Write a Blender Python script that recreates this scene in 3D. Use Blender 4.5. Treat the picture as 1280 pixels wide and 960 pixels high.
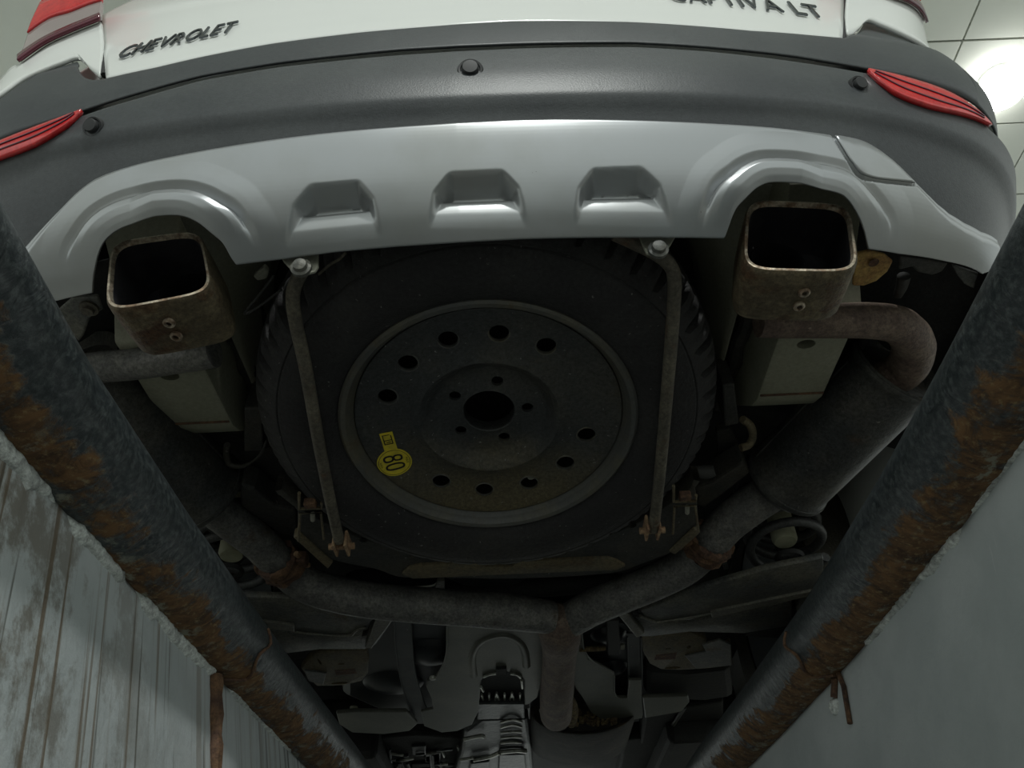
import bpy, bmesh, math, random
import numpy as np
from mathutils import Matrix, Vector
random.seed(7); rng = np.random.default_rng(7)
for o in list(bpy.data.objects): bpy.data.objects.remove(o)
SC = bpy.context.scene; COL = SC.collection

# ------------------------------------------------------------------ camera, world, lights, exposure
F = 900.0; CZ = -0.42
def cam_axes(roll=3.0, vp=(670, 1290)):
    r = math.radians(roll); dx, dy = vp[0]-640, vp[1]-480
    x = dx*math.cos(r)-dy*math.sin(r); y = dx*math.sin(r)+dy*math.cos(r)
    v = np.array([x, -y, F]); v /= np.linalg.norm(v)
    psi = math.asin(-v[0]); p = math.atan2(-v[1], v[2])
    fw = np.array([math.sin(psi)*math.cos(p), math.cos(psi)*math.cos(p), math.sin(p)])
    rt = np.array([math.cos(psi), -math.sin(psi), 0]); up = np.cross(rt, fw)
    return math.cos(r)*rt-math.sin(r)*up, math.sin(r)*rt+math.cos(r)*up, fw
CR, CU, CF = cam_axes(); CC = np.array([0, 0, CZ])
cd = bpy.data.cameras.new('camera'); cam = bpy.data.objects.new('camera', cd); COL.objects.link(cam)
cd.sensor_width = 36; cd.lens = F/1280*36; cd.clip_start = 0.01
M = Matrix.Identity(4)
for i in range(3):
    M[i][0] = CR[i]; M[i][1] = CU[i]; M[i][2] = -CF[i]; M[i][3] = CC[i]
cam.matrix_world = M; SC.camera = cam
W = bpy.data.worlds.new('world'); SC.world = W; W.use_nodes = True
W.node_tree.nodes['Background'].inputs[0].default_value = (0.86, 0.93, 0.88, 1)
W.node_tree.nodes['Background'].inputs[1].default_value = 0.70
def area_light(name, loc, target, size, power, col=(1, 1, 1), shape='DISK'):
    l = bpy.data.lights.new(name, 'AREA'); l.shape = shape; l.size = size; l.energy = power; l.color = col
    o = bpy.data.objects.new(name, l); COL.objects.link(o); o.location = loc
    o.rotation_euler = (Vector(target)-Vector(loc)).to_track_quat('-Z', 'Y').to_euler(); return o
area_light('assumed_lamp_behind_offscreen', (0.3, -2.6, 2.88), (0.3, -2.59, 0.0), 0.3, 110, (0.97, 1.0, 0.96))   # unseen lamp, added on the assumption that the ceiling row continues
SC.view_settings.view_transform = 'Standard'; SC.view_settings.look = 'None'
SC.view_settings.gamma = 1; SC.view_settings.exposure = 0.28

# ------------------------------------------------------------------ pixel helpers (a pixel gives a direction, a plane the distance)
def ray(px, py): return CR*(px-640)/F - CU*(py-480)/F + CF
def PZ(px, py, z): d = ray(px, py); return CC+d*(z-CC[2])/d[2]
def PY(px, py, y): d = ray(px, py); return CC+d*(y-CC[1])/d[1]
def depth(P): return float((np.asarray(P)-CC)@CF)
def proj(P):
    d = np.asarray(P)-CC; k = d@CF; return np.array([640+F*(d@CR)/k, 480-F*(d@CU)/k])
def catmull(P, n=8, closed=False):
    P = [np.asarray(p, float) for p in P]; out = []; N = len(P)
    for i in range(N if closed else N-1):
        p1, p2 = P[i], P[(i+1) % N]
        p0 = P[i-1] if (closed or i > 0) else 2*p1-p2
        p3 = P[(i+2) % N] if (closed or i < N-2) else 2*p2-p1
        for k in range(n):
            t = k/n
            out.append(.5*(2*p1+(p2-p0)*t+(2*p0-5*p1+4*p2-p3)*t*t+(3*p1-p0-3*p2+p3)*t**3))
    if not closed: out.append(P[-1])
    return out

# ------------------------------------------------------------------ materials
def mat(name, base, rough=.6, metal=0., alt=None, alt_scale=6., alt_lo=.4, alt_hi=.65, rust=None, rust_scale=5., rust_lo=.55, rust_hi=.7,
        speck=None, speck_scale=60., speck_size=.12, speck_keep=.6, bump=.0, bump_scale=60., emit=0., spec=.5, stretch=(1, 1, 1), coat=0., dust=None, dust_y=(.03, .16)):
    m = bpy.data.materials.new(name); m.use_nodes = True; nt = m.node_tree; N = nt.nodes; L = nt.links
    b = N['Principled BSDF']
    b.inputs['Roughness'].default_value = rough; b.inputs['Metallic'].default_value = metal
    b.inputs['Specular IOR Level'].default_value = spec; b.inputs['Coat Weight'].default_value = coat
    tc = N.new('ShaderNodeTexCoord'); mp = N.new('ShaderNodeMapping'); mp.inputs['Scale'].default_value = stretch
    L.new(tc.outputs['Object'], mp.inputs[0])
    def noise(scale, detail=6, r=.6, dist=0.):
        n = N.new('ShaderNodeTexNoise'); n.inputs['Scale'].default_value = scale; n.inputs['Detail'].default_value = detail
        n.inputs['Roughness'].default_value = r; n.inputs['Distortion'].default_value = dist; L.new(mp.outputs[0], n.inputs[0]); return n.outputs['Fac']
    def ramp(x, lo, hi):
        r = N.new('ShaderNodeMapRange'); r.inputs[1].default_value = lo; r.inputs[2].default_value = hi; r.clamp = True
        r.interpolation_type = 'SMOOTHSTEP'; L.new(x, r.inputs[0]); return r.outputs[0]
    def mix(f, a, c):
        x = N.new('ShaderNodeMix'); x.data_type = 'RGBA'
        if hasattr(f, 'node'): L.new(f, x.inputs[0])
        else: x.inputs[0].default_value = f
        for i, v in ((6, a), (7, c)):
            if hasattr(v, 'node'): L.new(v, x.inputs[i])
            else: x.inputs[i].default_value = (*v, 1)
        return x.outputs[2]
    col = None
    if alt is not None: col = mix(ramp(noise(alt_scale), alt_lo, alt_hi), base, alt)
    if rust is not None:
        f = ramp(noise(rust_scale, 9, .68, .4), rust_lo, rust_hi)
        rc = mix(noise(rust_scale*6, 5, .7), rust, tuple(c*.35 for c in rust))
        col = mix(f, col if col is not None else base, rc)
    if dust is not None:      # settled dirt towards one end of the thing, broken up by noise
        sx = N.new('ShaderNodeSeparateXYZ'); L.new(tc.outputs['Object'], sx.inputs[0]); nz = noise(9, 7, .7)
        ad = N.new('ShaderNodeMath'); ad.operation = 'MULTIPLY_ADD'; ad.inputs[1].default_value = .22; L.new(nz, ad.inputs[0]); L.new(sx.outputs[1], ad.inputs[2])
        dm = ramp(ad.outputs[0], dust_y[0]+.11, dust_y[1]+.11); col = mix(dm, col if col is not None else base, dust)
    if speck is not None:
        v = N.new('ShaderNodeTexVoronoi'); v.inputs['Scale'].default_value = speck_scale
        wn = N.new('ShaderNodeTexNoise'); wn.inputs['Scale'].default_value = speck_scale*1.7; wn.inputs['Detail'].default_value = 3; L.new(mp.outputs[0], wn.inputs[0])
        va = N.new('ShaderNodeVectorMath'); va.operation = 'MULTIPLY_ADD'; va.inputs[1].default_value = (1.1/speck_scale,)*3; L.new(wn.outputs['Color'], va.inputs[0]); L.new(mp.outputs[0], va.inputs[2]); L.new(va.outputs[0], v.inputs[0])
        lt = N.new('ShaderNodeMath'); lt.operation = 'LESS_THAN'; lt.inputs[1].default_value = speck_size; L.new(v.outputs['Distance'], lt.inputs[0])
        sp = N.new('ShaderNodeSeparateColor'); L.new(v.outputs['Color'], sp.inputs[0])
        g = N.new('ShaderNodeMath'); g.operation = 'GREATER_THAN'; g.inputs[1].default_value = speck_keep; L.new(sp.outputs[0], g.inputs[0])
        mu = N.new('ShaderNodeMath'); mu.operation = 'MULTIPLY'; L.new(lt.outputs[0], mu.inputs[0]); L.new(g.outputs[0], mu.inputs[1])
        mu2 = N.new('ShaderNodeMath'); mu2.operation = 'MULTIPLY'; L.new(mu.outputs[0], mu2.inputs[0]); L.new(sp.outputs[1], mu2.inputs[1])
        col = mix(mu2.outputs[0], col if col is not None else base, speck)
    g_ = .55 if bump >= .2 else (.18 if alt is not None and bump else 0)
    if g_:
        hv = N.new('ShaderNodeHueSaturation'); mr = N.new('ShaderNodeMapRange'); mr.inputs[1].default_value = .3; mr.inputs[2].default_value = .7; mr.inputs[3].default_value = 1-g_; mr.inputs[4].default_value = 1+g_
        L.new(noise(170, 5, .75), mr.inputs[0]); L.new(mr.outputs[0], hv.inputs['Value'])
        if col is None: hv.inputs['Color'].default_value = (*base, 1)
        else: L.new(col, hv.inputs['Color'])
        col = hv.outputs[0]
    if col is None: b.inputs['Base Color'].default_value = (*base, 1)
    else: L.new(col, b.inputs['Base Color'])
    if bump:
        bp = N.new('ShaderNodeBump'); bp.inputs['Strength'].default_value = min(1, bump*1.8 if bump >= .2 else bump); bp.inputs['Distance'].default_value = .004
        L.new(noise(bump_scale, 6, .65), bp.inputs['Height']); L.new(bp.outputs[0], b.inputs['Normal'])
    if emit:
        b.inputs['Emission Color'].default_value = (*base, 1); b.inputs['Emission Strength'].default_value = emit
    return m

MT = {}
MT['white'] = mat('white_paint', (.78, .80, .78), .22, coat=.4, spec=.5)
MT['black_plastic'] = mat('black_bumper_plastic', (.046, .051, .056), .40, alt=(.060, .066, .070), alt_scale=5, bump=.12, bump_scale=420)
MT['sensor'] = mat('sensor_plastic', (.022, .023, .025), .5)
MT['gap'] = mat('black_rubber_seal', (.020, .020, .021), .7)
MT['silver'] = mat('silver_plastic', (.40, .415, .43), .33, .65, alt=(.36, .37, .37), alt_scale=4, speck=(.04, .04, .04), speck_scale=26, speck_size=.035, speck_keep=.75)
MT['red'] = mat('red_lens', (.62, .02, .022), .18, coat=.5, alt=(.52, .015, .02), alt_scale=60, bump=.15, bump_scale=160)
MT['red_dark'] = mat('dark_red_lens_edge', (.10, .004, .02), .2, coat=.5)
MT['clear'] = mat('grey_lens', (.36, .31, .30), .15, coat=.6)
MT['chrome'] = mat('dark_chrome_letters', (.10, .11, .12), .25, .9)
MT['rubber'] = mat('tyre_rubber', (.017, .016, .017), .72, alt=(.028, .027, .026), alt_scale=7, dust=(.050, .046, .034), dust_y=(.20, .46), speck=(.20, .19, .18), speck_scale=95, speck_size=.13, speck_keep=.72, bump=.4, bump_scale=130)
MT['rim'] = mat('dusty_wheel_steel', (.040, .043, .044), .5, .15, alt=(.060, .059, .052), alt_scale=7, rust=(.10, .082, .045), rust_scale=7, rust_lo=.58, rust_hi=.76, dust=(.105, .086, .046), dust_y=(.03, .21), speck=(.26, .26, .25), speck_scale=95, speck_size=.14, speck_keep=.6, bump=.3, bump_scale=110)
MT['rim_lip'] = mat('grey_rim_lip', (.085, .086, .082), .5, .2, alt=(.12, .11, .08), alt_scale=10, rust=(.13, .09, .05), rust_scale=9, bump=.15)
MT['yellow'] = mat('yellow_sticker', (.72, .58, .03), .55, alt=(.55, .45, .04), alt_scale=80)
MT['ink'] = mat('black_ink', (.012, .010, .008), .6)
MT['rod'] = mat('dirty_rod_steel', (.085, .075, .058), .7, .1, alt=(.13, .115, .085), alt_scale=18, rust=(.14, .075, .04), rust_scale=14, rust_lo=.56, bump=.3)
MT['rusty'] = mat('rusted_steel', (.085, .046, .030), .85, alt=(.16, .088, .045), alt_scale=40, rust=(.05, .03, .025), rust_scale=25, bump=.9, bump_scale=90)
MT['bolt_rust'] = mat('pale_rusty_bolt', (.24, .14, .08), .75, alt=(.34, .23, .13), alt_scale=60, bump=.4)
MT['exhaust'] = mat('sooty_exhaust_steel', (.115, .113, .108), .55, .2, alt=(.175, .170, .155), alt_scale=30, rust=(.12, .09, .06), rust_scale=14, rust_lo=.58, rust_hi=.75, speck=(.3, .29, .27), speck_scale=120, speck_size=.14, speck_keep=.8, bump=.45, bump_scale=80)
MT['exhaust_hot'] = mat('brown_exhaust_steel', (.115, .080, .064), .68, .1, alt=(.175, .13, .10), alt_scale=25, rust=(.14, .07, .035), rust_scale=12, speck=(.3, .25, .2), speck_scale=130, speck_size=.16, speck_keep=.75, bump=.7, bump_scale=70)
MT['muffler'] = mat('muffler_steel', (.050, .052, .052), .5, .35, alt=(.085, .082, .072), alt_scale=9, rust=(.17, .085, .03), rust_scale=5, rust_lo=.56, rust_hi=.74, speck=(.25, .25, .22), speck_scale=90, speck_size=.12, speck_keep=.8, bump=.3)
MT['tip'] = mat('rusty_tip_steel', (.10, .078, .045), .62, .3, alt=(.17, .135, .08), alt_scale=30, rust=(.11, .05, .02), rust_scale=12, rust_lo=.50, rust_hi=.66, bump=.5, bump_scale=130)
MT['tip_lip'] = mat('worn_tip_lip', (.42, .36, .28), .4, .6, alt=(.22, .15, .10), alt_scale=45, alt_lo=.45, alt_hi=.6, bump=.3)
MT['soot'] = mat('sooty_tip_inside', (.034, .034, .040), .36, .5, alt=(.060, .058, .064), alt_scale=16, speck=(.6, .6, .6), speck_scale=70, speck_size=.1, speck_keep=.9)
MT['void'] = mat('soot_black', (.004, .004, .005), .95, spec=.05)
MT['chassis'] = mat('olive_grey_chassis_paint', (.235, .235, .175), .55, alt=(.28, .276, .215), alt_scale=5, rust=(.17, .10, .04), rust_scale=8, rust_lo=.70, rust_hi=.8, bump=.08)
MT['bracket'] = mat('pale_bracket_steel', (.26, .26, .21), .5, .2, alt=(.32, .31, .26), alt_scale=20, bump=.1)
MT['ochre'] = mat('ochre_rust_bracket', (.38, .24, .07), .7, alt=(.26, .13, .04), alt_scale=30, bump=.3)
MT['under'] = mat('underbody_black', (.012, .012, .012), .75, alt=(.020, .020, .019), alt_scale=6, bump=.3)
MT['pan'] = mat('dusty_underbody_panel', (.034, .034, .032), .65, alt=(.052, .048, .038), alt_scale=8, rust=(.085, .062, .03), rust_scale=7, rust_lo=.6, rust_hi=.75, speck=(.2, .2, .18), speck_scale=80, speck_size=.14, speck_keep=.82, bump=.3)
MT['arm'] = mat('grimy_arm_steel', (.078, .081, .078), .52, .15, alt=(.135, .13, .108), alt_scale=12, rust=(.12, .09, .05), rust_scale=9, rust_lo=.6, speck=(.22, .22, .2), speck_scale=100, speck_size=.13, speck_keep=.85, bump=.3)
MT['arm_edge'] = mat('pale_arm_flange', (.11, .107, .090), .5, .15, alt=(.145, .138, .112), alt_scale=14, bump=.2)  # paler than the arm: edge highlight painted into the colour
MT['plate_brown'] = mat('brown_dust_plate', (.15, .12, .068), .65, alt=(.105, .092, .062), alt_scale=12, rust=(.12, .075, .03), rust_scale=10, bump=.2)
MT['shield'] = mat('grey_heat_shield', (.115, .118, .098), .5, .15, alt=(.150, .150, .122), alt_scale=6, speck=(.3, .3, .26), speck_scale=110, speck_size=.1, speck_keep=.88, bump=.1)
MT['tank'] = mat('black_fuel_tank', (.018, .021, .025), .32, alt=(.026, .029, .033), alt_scale=8, bump=.12, bump_scale=14)
MT['strap'] = mat('dark_tank_strap', (.040, .044, .046), .45, .2, alt=(.06, .064, .062), alt_scale=16, speck=(.35, .35, .33), speck_scale=110, speck_size=.12, speck_keep=.85)
MT['gearbox'] = mat('oily_gearbox_alloy', (.026, .030, .032), .38, .35, alt=(.055, .058, .056), alt_scale=22, bump=.3)
MT['alloy'] = mat('alloy_painted_glint', (.50, .51, .46), .35, .5, alt=(.26, .26, .22), alt_scale=40)  # bare alloy, lightened so that glints are painted into the colour
MT['resonator'] = mat('brown_black_silencer', (.019, .017, .015), .7, .0, alt=(.036, .030, .025), alt_scale=14, rust=(.13, .09, .05), rust_scale=13, rust_lo=.6, bump=.6)
MT['crust'] = mat('yellow_brown_crust', (.20, .15, .075), .9, alt=(.10, .07, .04), alt_scale=70, alt_lo=.45, alt_hi=.55, bump=1, bump_scale=110)
MT['cream'] = mat('cream_rubber', (.46, .46, .33), .6, alt=(.32, .32, .22), alt_scale=20)
MT['spring'] = mat('dark_spring_steel', (.060, .062, .064), .45, .3, alt=(.09, .09, .088), alt_scale=25, bump=.2)
MT['hanger'] = mat('dark_rubber_hanger', (.038, .038, .036), .7)
MT['caulk'] = mat('white_filler', (.66, .69, .66), .7, alt=(.45, .47, .45), alt_scale=22, rust=(.20, .11, .05), rust_scale=10, rust_lo=.66, rust_hi=.74, bump=.7, bump_scale=60)
MT['ceiling'] = mat('ceiling_tile', (.60, .62, .56), .6, alt=(.56, .58, .525), alt_scale=1.5)
MT['joint'] = mat('ceiling_joint', (.22, .23, .21), .8)
MT['lamp'] = mat('lamp_globe', (1, 1, .97), .4, emit=12.)
MT['concrete'] = mat('concrete_floor', (.34, .34, .32), .8, alt=(.22, .22, .2), alt_scale=3, bump=.3)

def rail_material():
    # dark paint with ochre rust on the side that faces the wall; uv: x along the rail in metres, y angle 0..1
    m = bpy.data.materials.new('rusty_painted_rail'); m.use_nodes = True; nt = m.node_tree; N = nt.nodes; L = nt.links; b = N['Principled BSDF']
    uv = N.new('ShaderNodeUVMap'); uv.uv_map = 'UVMap'; sep = N.new('ShaderNodeSeparateXYZ'); L.new(uv.outputs[0], sep.inputs[0])
    def mp(s, rot=0.):
        x = N.new('ShaderNodeMapping'); x.inputs['Scale'].default_value = s; x.inputs['Rotation'].default_value[2] = rot; L.new(uv.outputs[0], x.inputs[0]); return x.outputs[0]
    def noise(v, sc, d=6, r=.6, di=0.):
        n = N.new('ShaderNodeTexNoise'); n.inputs['Scale'].default_value = sc; n.inputs['Detail'].default_value = d; n.inputs['Roughness'].default_value = r; n.inputs['Distortion'].default_value = di
        L.new(v, n.inputs[0]); return n.outputs['Fac']
    def math_(op, a, c):
        x = N.new('ShaderNodeMath'); x.operation = op
        for i, v in enumerate((a, c)):
            if hasattr(v, 'node'): L.new(v, x.inputs[i])
            else: x.inputs[i].default_value = v
        return x.outputs[0]
    def rmp(x, lo, hi, a=0., c=1.):
        r = N.new('ShaderNodeMapRange'); r.interpolation_type = 'SMOOTHSTEP'
        for i, v in enumerate((lo, hi, a, c)): r.inputs[i+1].default_value = v
        L.new(x, r.inputs[0]); return r.outputs[0]
    def mix(f, a, c):
        x = N.new('ShaderNodeMix'); x.data_type = 'RGBA'; L.new(f, x.inputs[0])
        for i, v in ((6, a), (7, c)):
            if hasattr(v, 'node'): L.new(v, x.inputs[i])
            else: x.inputs[i].default_value = (*v, 1)
        return x.outputs[2]
    big = noise(mp((7, 4.0, 1)), 1.0, 6, .62)
    streak = noise(mp((42, 7, 1), .45), 1.0, 7, .68, 1.1)
    fine = noise(mp((130, 40, 1), .35), 1.0, 5, .7)
    zone = rmp(sep.outputs[1], .34, .56)                     # towards the wall side
    far = rmp(sep.outputs[0], .3, 1.5, .0, .06)
    k = math_('ADD', math_('ADD', math_('MULTIPLY', zone, .34), math_('MULTIPLY', big, .85)), math_('ADD', math_('MULTIPLY', streak, .38), far))
    rust = rmp(k, .865, .965)
    paint = mix(rmp(fine, .40, .72), (.024, .030, .033), (.085, .098, .098))
    r1 = mix(rmp(streak, .35, .65), (.055, .028, .013), (.19, .10, .040))
    r2 = mix(rmp(fine, .5, .75), r1, (.29, .21, .10))
    col = mix(rust, paint, r2)
    pale = math_('MULTIPLY', rmp(sep.outputs[1], .50, .62), rmp(noise(mp((40, 14, 1), .35), 1.0, 6, .7), .53, .64))
    col = mix(pale, col, (.27, .27, .21))
    L.new(col, b.inputs['Base Color'])
    L.new(rmp(rust, 0, 1, .38, .85), b.inputs['Roughness'])
    bp = N.new('ShaderNodeBump'); bp.inputs['Strength'].default_value = .8; bp.inputs['Distance'].default_value = .003
    L.new(math_('ADD', math_('MULTIPLY', rust, .6), math_('MULTIPLY', streak, .8)), bp.inputs['Height']); L.new(bp.outputs[0], b.inputs['Normal'])
    return m
MT['rail'] = rail_material()

def wall_material(name, drips):
    m = bpy.data.materials.new(name); m.use_nodes = True; nt = m.node_tree; N = nt.nodes; L = nt.links; b = N['Principled BSDF']
    uv = N.new('ShaderNodeUVMap'); uv.uv_map = 'UVMap'; sep = N.new('ShaderNodeSeparateXYZ'); L.new(uv.outputs[0], sep.inputs[0])
    def noise(s, d=6, r=.6, di=0.):
        x = N.new('ShaderNodeMapping'); x.inputs['Scale'].default_value = s; L.new(uv.outputs[0], x.inputs[0])
        n = N.new('ShaderNodeTexNoise'); n.inputs['Scale'].default_value = 1; n.inputs['Detail'].default_value = d; n.inputs['Roughness'].default_value = r; n.inputs['Distortion'].default_value = di
        L.new(x.outputs[0], n.inputs[0]); return n.outputs['Fac']
    def rmp(x, lo, hi, a=0., c=1.):
        r = N.new('ShaderNodeMapRange'); r.interpolation_type = 'SMOOTHSTEP'
        for i, v in enumerate((lo, hi, a, c)): r.inputs[i+1].default_value = v
        L.new(x, r.inputs[0]); return r.outputs[0]
    def mul(a, c):
        x = N.new('ShaderNodeMath'); x.operation = 'MULTIPLY'; L.new(a, x.inputs[0])
        if hasattr(c, 'node'): L.new(c, x.inputs[1])
        else: x.inputs[1].default_value = c
        return x.outputs[0]
    def mix(f, a, c):
        x = N.new('ShaderNodeMix'); x.data_type = 'RGBA'; L.new(f, x.inputs[0])
        for i, v in ((6, a), (7, c)):
            if hasattr(v, 'node'): L.new(v, x.inputs[i])
            else: x.inputs[i].default_value = (*v, 1)
        return x.outputs[2]
    col = mix(rmp(noise((6, 6, 1)), .35, .7), (.50, .545, .55), (.60, .64, .645))
    if drips:
        near = rmp(sep.outputs[0], .55, 1.0, 1., .45)
        d1 = mul(rmp(noise((48, 1.0, 1), 5, .62, .3), .53, .61), near)
        col = mix(mul(d1, .85), col, (.19, .135, .08))
        d2 = rmp(noise((120, 2.2, 1), 3, .5, .2), .60, .68)
        col = mix(mul(d2, .8), col, (.10, .095, .075))
        grime = mul(rmp(noise((12, 8, 1), 8, .72), .46, .58), rmp(sep.outputs[0], .45, .95, 1., 0.))
        col = mix(mul(grime, .75), col, (.16, .13, .09))
        dark = mul(rmp(noise((75, 3.0, 1), 5, .65, .3), .5, .64), rmp(sep.outputs[0], .95, 1.3))
        col = mix(mul(dark, .85), col, (.06, .065, .055))
    else:
        d1 = rmp(noise((70, 55, 1), 5, .6), .70, .76)
        col = mix(mul(d1, .5), col, (.20, .22, .22))
        d2 = rmp(noise((160, 14, 1), 3, .5, .4), .69, .74)
        col = mix(mul(d2, .7), col, (.62, .65, .66))
    L.new(col, b.inputs['Base Color']); b.inputs['Roughness'].default_value = .48
    bp = N.new('ShaderNodeBump'); bp.inputs['Strength'].default_value = .55; bp.inputs['Distance'].default_value = .004
    L.new(noise((30, 26, 1), 7, .62), bp.inputs['Height']); L.new(bp.outputs[0], b.inputs['Normal'])
    return m
MT['wall_l'] = wall_material('drip_stained_wall_paint', True); MT['wall_r'] = wall_material('grey_wall_paint', False)

# ------------------------------------------------------------------ mesh helpers
def link(name, me, m, parent=None, smooth=True, bevel=0., solid=0., off=-1., angle=40):
    o = bpy.data.objects.new(name, me); COL.objects.link(o)
    if m is not None: me.materials.append(MT[m] if isinstance(m, str) else m)
    if smooth:
        me.polygons.foreach_set('use_smooth', [True]*len(me.polygons))
        try: me.set_sharp_from_angle(angle=math.radians(angle))
        except Exception: pass
    if solid:
        s = o.modifiers.new('solid', 'SOLIDIFY'); s.thickness = solid; s.offset = off
    if bevel:
        b = o.modifiers.new('bevel', 'BEVEL'); b.width = bevel; b.segments = 2; b.limit_method = 'ANGLE'; b.angle_limit = math.radians(35)
    if parent is not None: o.parent = parent; o.matrix_parent_inverse = Matrix.Identity(4)
    return o
def mesh(name, V, Fc, m, parent=None, **k):
    me = bpy.data.meshes.new(name); me.from_pydata([tuple(map(float, v)) for v in V], [], [tuple(f) for f in Fc]); me.validate()
    bm = bmesh.new(); bm.from_mesh(me); bmesh.ops.recalc_face_normals(bm, faces=bm.faces); bm.to_mesh(me); bm.free()
    return link(name, me, m, parent, **k)
def grid_faces(nu, nv, wrap_u=False, wrap_v=False, base=0):
    Fc = []
    for i in range(nu if wrap_u else nu-1):
        for j in range(nv if wrap_v else nv-1):
            i2, j2 = (i+1) % nu, (j+1) % nv
            Fc.append((base+i*nv+j, base+i2*nv+j, base+i2*nv+j2, base+i*nv+j2))
    return Fc
def tube_geo(P, R, n=14, cap=True, base=0):
    P = [np.asarray(p, float) for p in P]
    if not hasattr(R, '__len__'): R = [R]*len(P)
    V = []; prev = None
    for i, p in enumerate(P):
        t = P[min(i+1, len(P)-1)]-P[max(i-1, 0)]; t = t/(np.linalg.norm(t)+1e-12)
        if prev is None:
            a = np.array([0, 0, 1.]) if abs(t[2]) < .9 else np.array([1., 0, 0]); u = np.cross(t, a)
        else: u = prev-t*(prev@t)
        u /= np.linalg.norm(u); prev = u; w = np.cross(t, u)
        for k in range(n):
            a = 2*math.pi*k/n; V.append(p+R[i]*(math.cos(a)*u+math.sin(a)*w))
    Fc = grid_faces(len(P), n, False, True, base)
    if cap: Fc += [tuple(base+k for k in range(n)), tuple(base+(len(P)-1)*n+k for k in reversed(range(n)))]
    return V, Fc
def tube(name, P, R, m, parent=None, n=14, **k):
    V, Fc = tube_geo(P, R, n); return mesh(name, V, Fc, m, parent, **k)
def pxtube(name, pts, m, parent=None, n=16, sm=6, **k):
    # pts: (px, py, height, radius in px)
    Q = [np.append(PZ(a, b, z), r*depth(PZ(a, b, z))/F) for a, b, z, r in pts]
    Q = catmull(Q, sm); return tube(name, [q[:3] for q in Q], [q[3] for q in Q], m, parent, n, **k)
def multi(name, geos, m, parent=None, **k):
    V = []; Fc = []
    for v, f in geos:
        b = len(V); V += list(v); Fc += [tuple(x+b for x in q) for q in f]
    return mesh(name, V, Fc, m, parent, **k)
def prism_geo(P, up):
    n = len(P); up = np.asarray(up, float); V = [np.asarray(p) for p in P]+[np.asarray(p)+up for p in P]
    return V, [tuple(range(n))]+[tuple(n+i for i in reversed(range(n)))]+[(i, n+i, n+(i+1) % n, (i+1) % n) for i in range(n)]
def plate(name, px, z, th, m, parent=None, bevel=.003, round_=0, **k):
    # a pressed plate: outline traced on its own height z (number or function of index), thickness th upwards
    P = [PZ(a[0], a[1], a[2] if len(a) > 2 else z) for a in px]
    if round_: P = catmull(P, round_, True)
    V, Fc = prism_geo(P, (0, 0, th)); return mesh(name, V, Fc, m, parent, bevel=bevel, smooth=False, **k)
def box_geo(c, s, R=None):
    c = np.asarray(c, float); V = []
    for i in (-1, 1):
        for j in (-1, 1):
            for q in (-1, 1):
                v = np.array([i*s[0]/2, j*s[1]/2, q*s[2]/2]); V.append(c+(R@v if R is not None else v))
    return V, [(0, 1, 3, 2), (4, 6, 7, 5), (0, 4, 5, 1), (2, 3, 7, 6), (0, 2, 6, 4), (1, 5, 7, 3)]
def box(name, c, s, m, parent=None, bevel=.002, R=None, **k):
    V, Fc = box_geo(c, s, R); return mesh(name, V, Fc, m, parent, bevel=bevel, smooth=False, **k)
def frame(n, up=(0, 0, 1)):
    n = np.asarray(n, float); n = n/np.linalg.norm(n); up = np.asarray(up, float)
    x = np.cross(up, n)
    if np.linalg.norm(x) < 1e-3: x = np.cross((1., 0, 0), n)
    x /= np.linalg.norm(x); return x, np.cross(n, x), n
def lathe_geo(prof, c=(0, 0, 0), axis=(0, 0, 1), n=48, sx=1., sy=1.):
    # prof: (r, h) open line; axis is the direction of h
    x, y, a = frame(axis, (0, 1, 0) if abs(axis[2]) > .8 else (0, 0, 1)); c = np.asarray(c, float); V = []
    for k in range(n):
        t = 2*math.pi*k/n; d = math.cos(t)*sx*x+math.sin(t)*sy*y
        for r, h in prof: V.append(c+d*r+a*h)
    Fc = grid_faces(n, len(prof), True, False); m = len(prof)
    if prof[0][0] > 1e-6: pass
    return V, Fc
def lathe(name, prof, c, axis, m, parent=None, n=48, sx=1., sy=1., **k):
    V, Fc = lathe_geo(prof, c, axis, n, sx, sy); o = mesh(name, V, Fc, m, parent, **k)
    bm = bmesh.new(); bm.from_mesh(o.data); bmesh.ops.remove_doubles(bm, verts=bm.verts, dist=1e-5); bmesh.ops.recalc_face_normals(bm, faces=bm.faces); bm.to_mesh(o.data); bm.free()
    return o
def cut(o, cutters):
    for c in cutters:
        md = o.modifiers.new('cut', 'BOOLEAN'); md.object = c; md.operation = 'DIFFERENCE'; md.solver = 'EXACT'
    bpy.context.view_layer.update()
    me = bpy.data.meshes.new_from_object(o.evaluated_get(bpy.context.evaluated_depsgraph_get()))
    o.modifiers.clear(); o.data = me
    for c in cutters: bpy.data.objects.remove(c)
    me.set_sharp_from_angle(angle=math.radians(30))
def opening(o, geos):
    # a real hole through the piece
    par = o.parent; o.parent = None; cut(o, [mesh('c', V_, F_, None, smooth=False) for V_, F_ in geos]); o.parent = par
def pxcut(px, z, th=.09):
    return prism_geo([PZ(a, b, z)-np.array([0, 0, th/2]) for a, b in px], (0, 0, th))
def cyl(c, axis, r, h, n=24, sx=1., sy=1.):
    V, Fc = lathe_geo([(r, -h/2), (r, h/2)], c, axis, n, sx, sy)
    Fc += [tuple(2*k for k in range(n)), tuple(2*k+1 for k in reversed(range(n)))]; return V, Fc
def thing(name, label, cat, loc=(0, 0, 0), group=None):
    o = bpy.data.objects.new(name, None); COL.objects.link(o); o.location = loc; o.empty_display_size = .1
    o['label'] = label; o['category'] = cat
    if group: o['group'] = group
    return o
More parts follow.
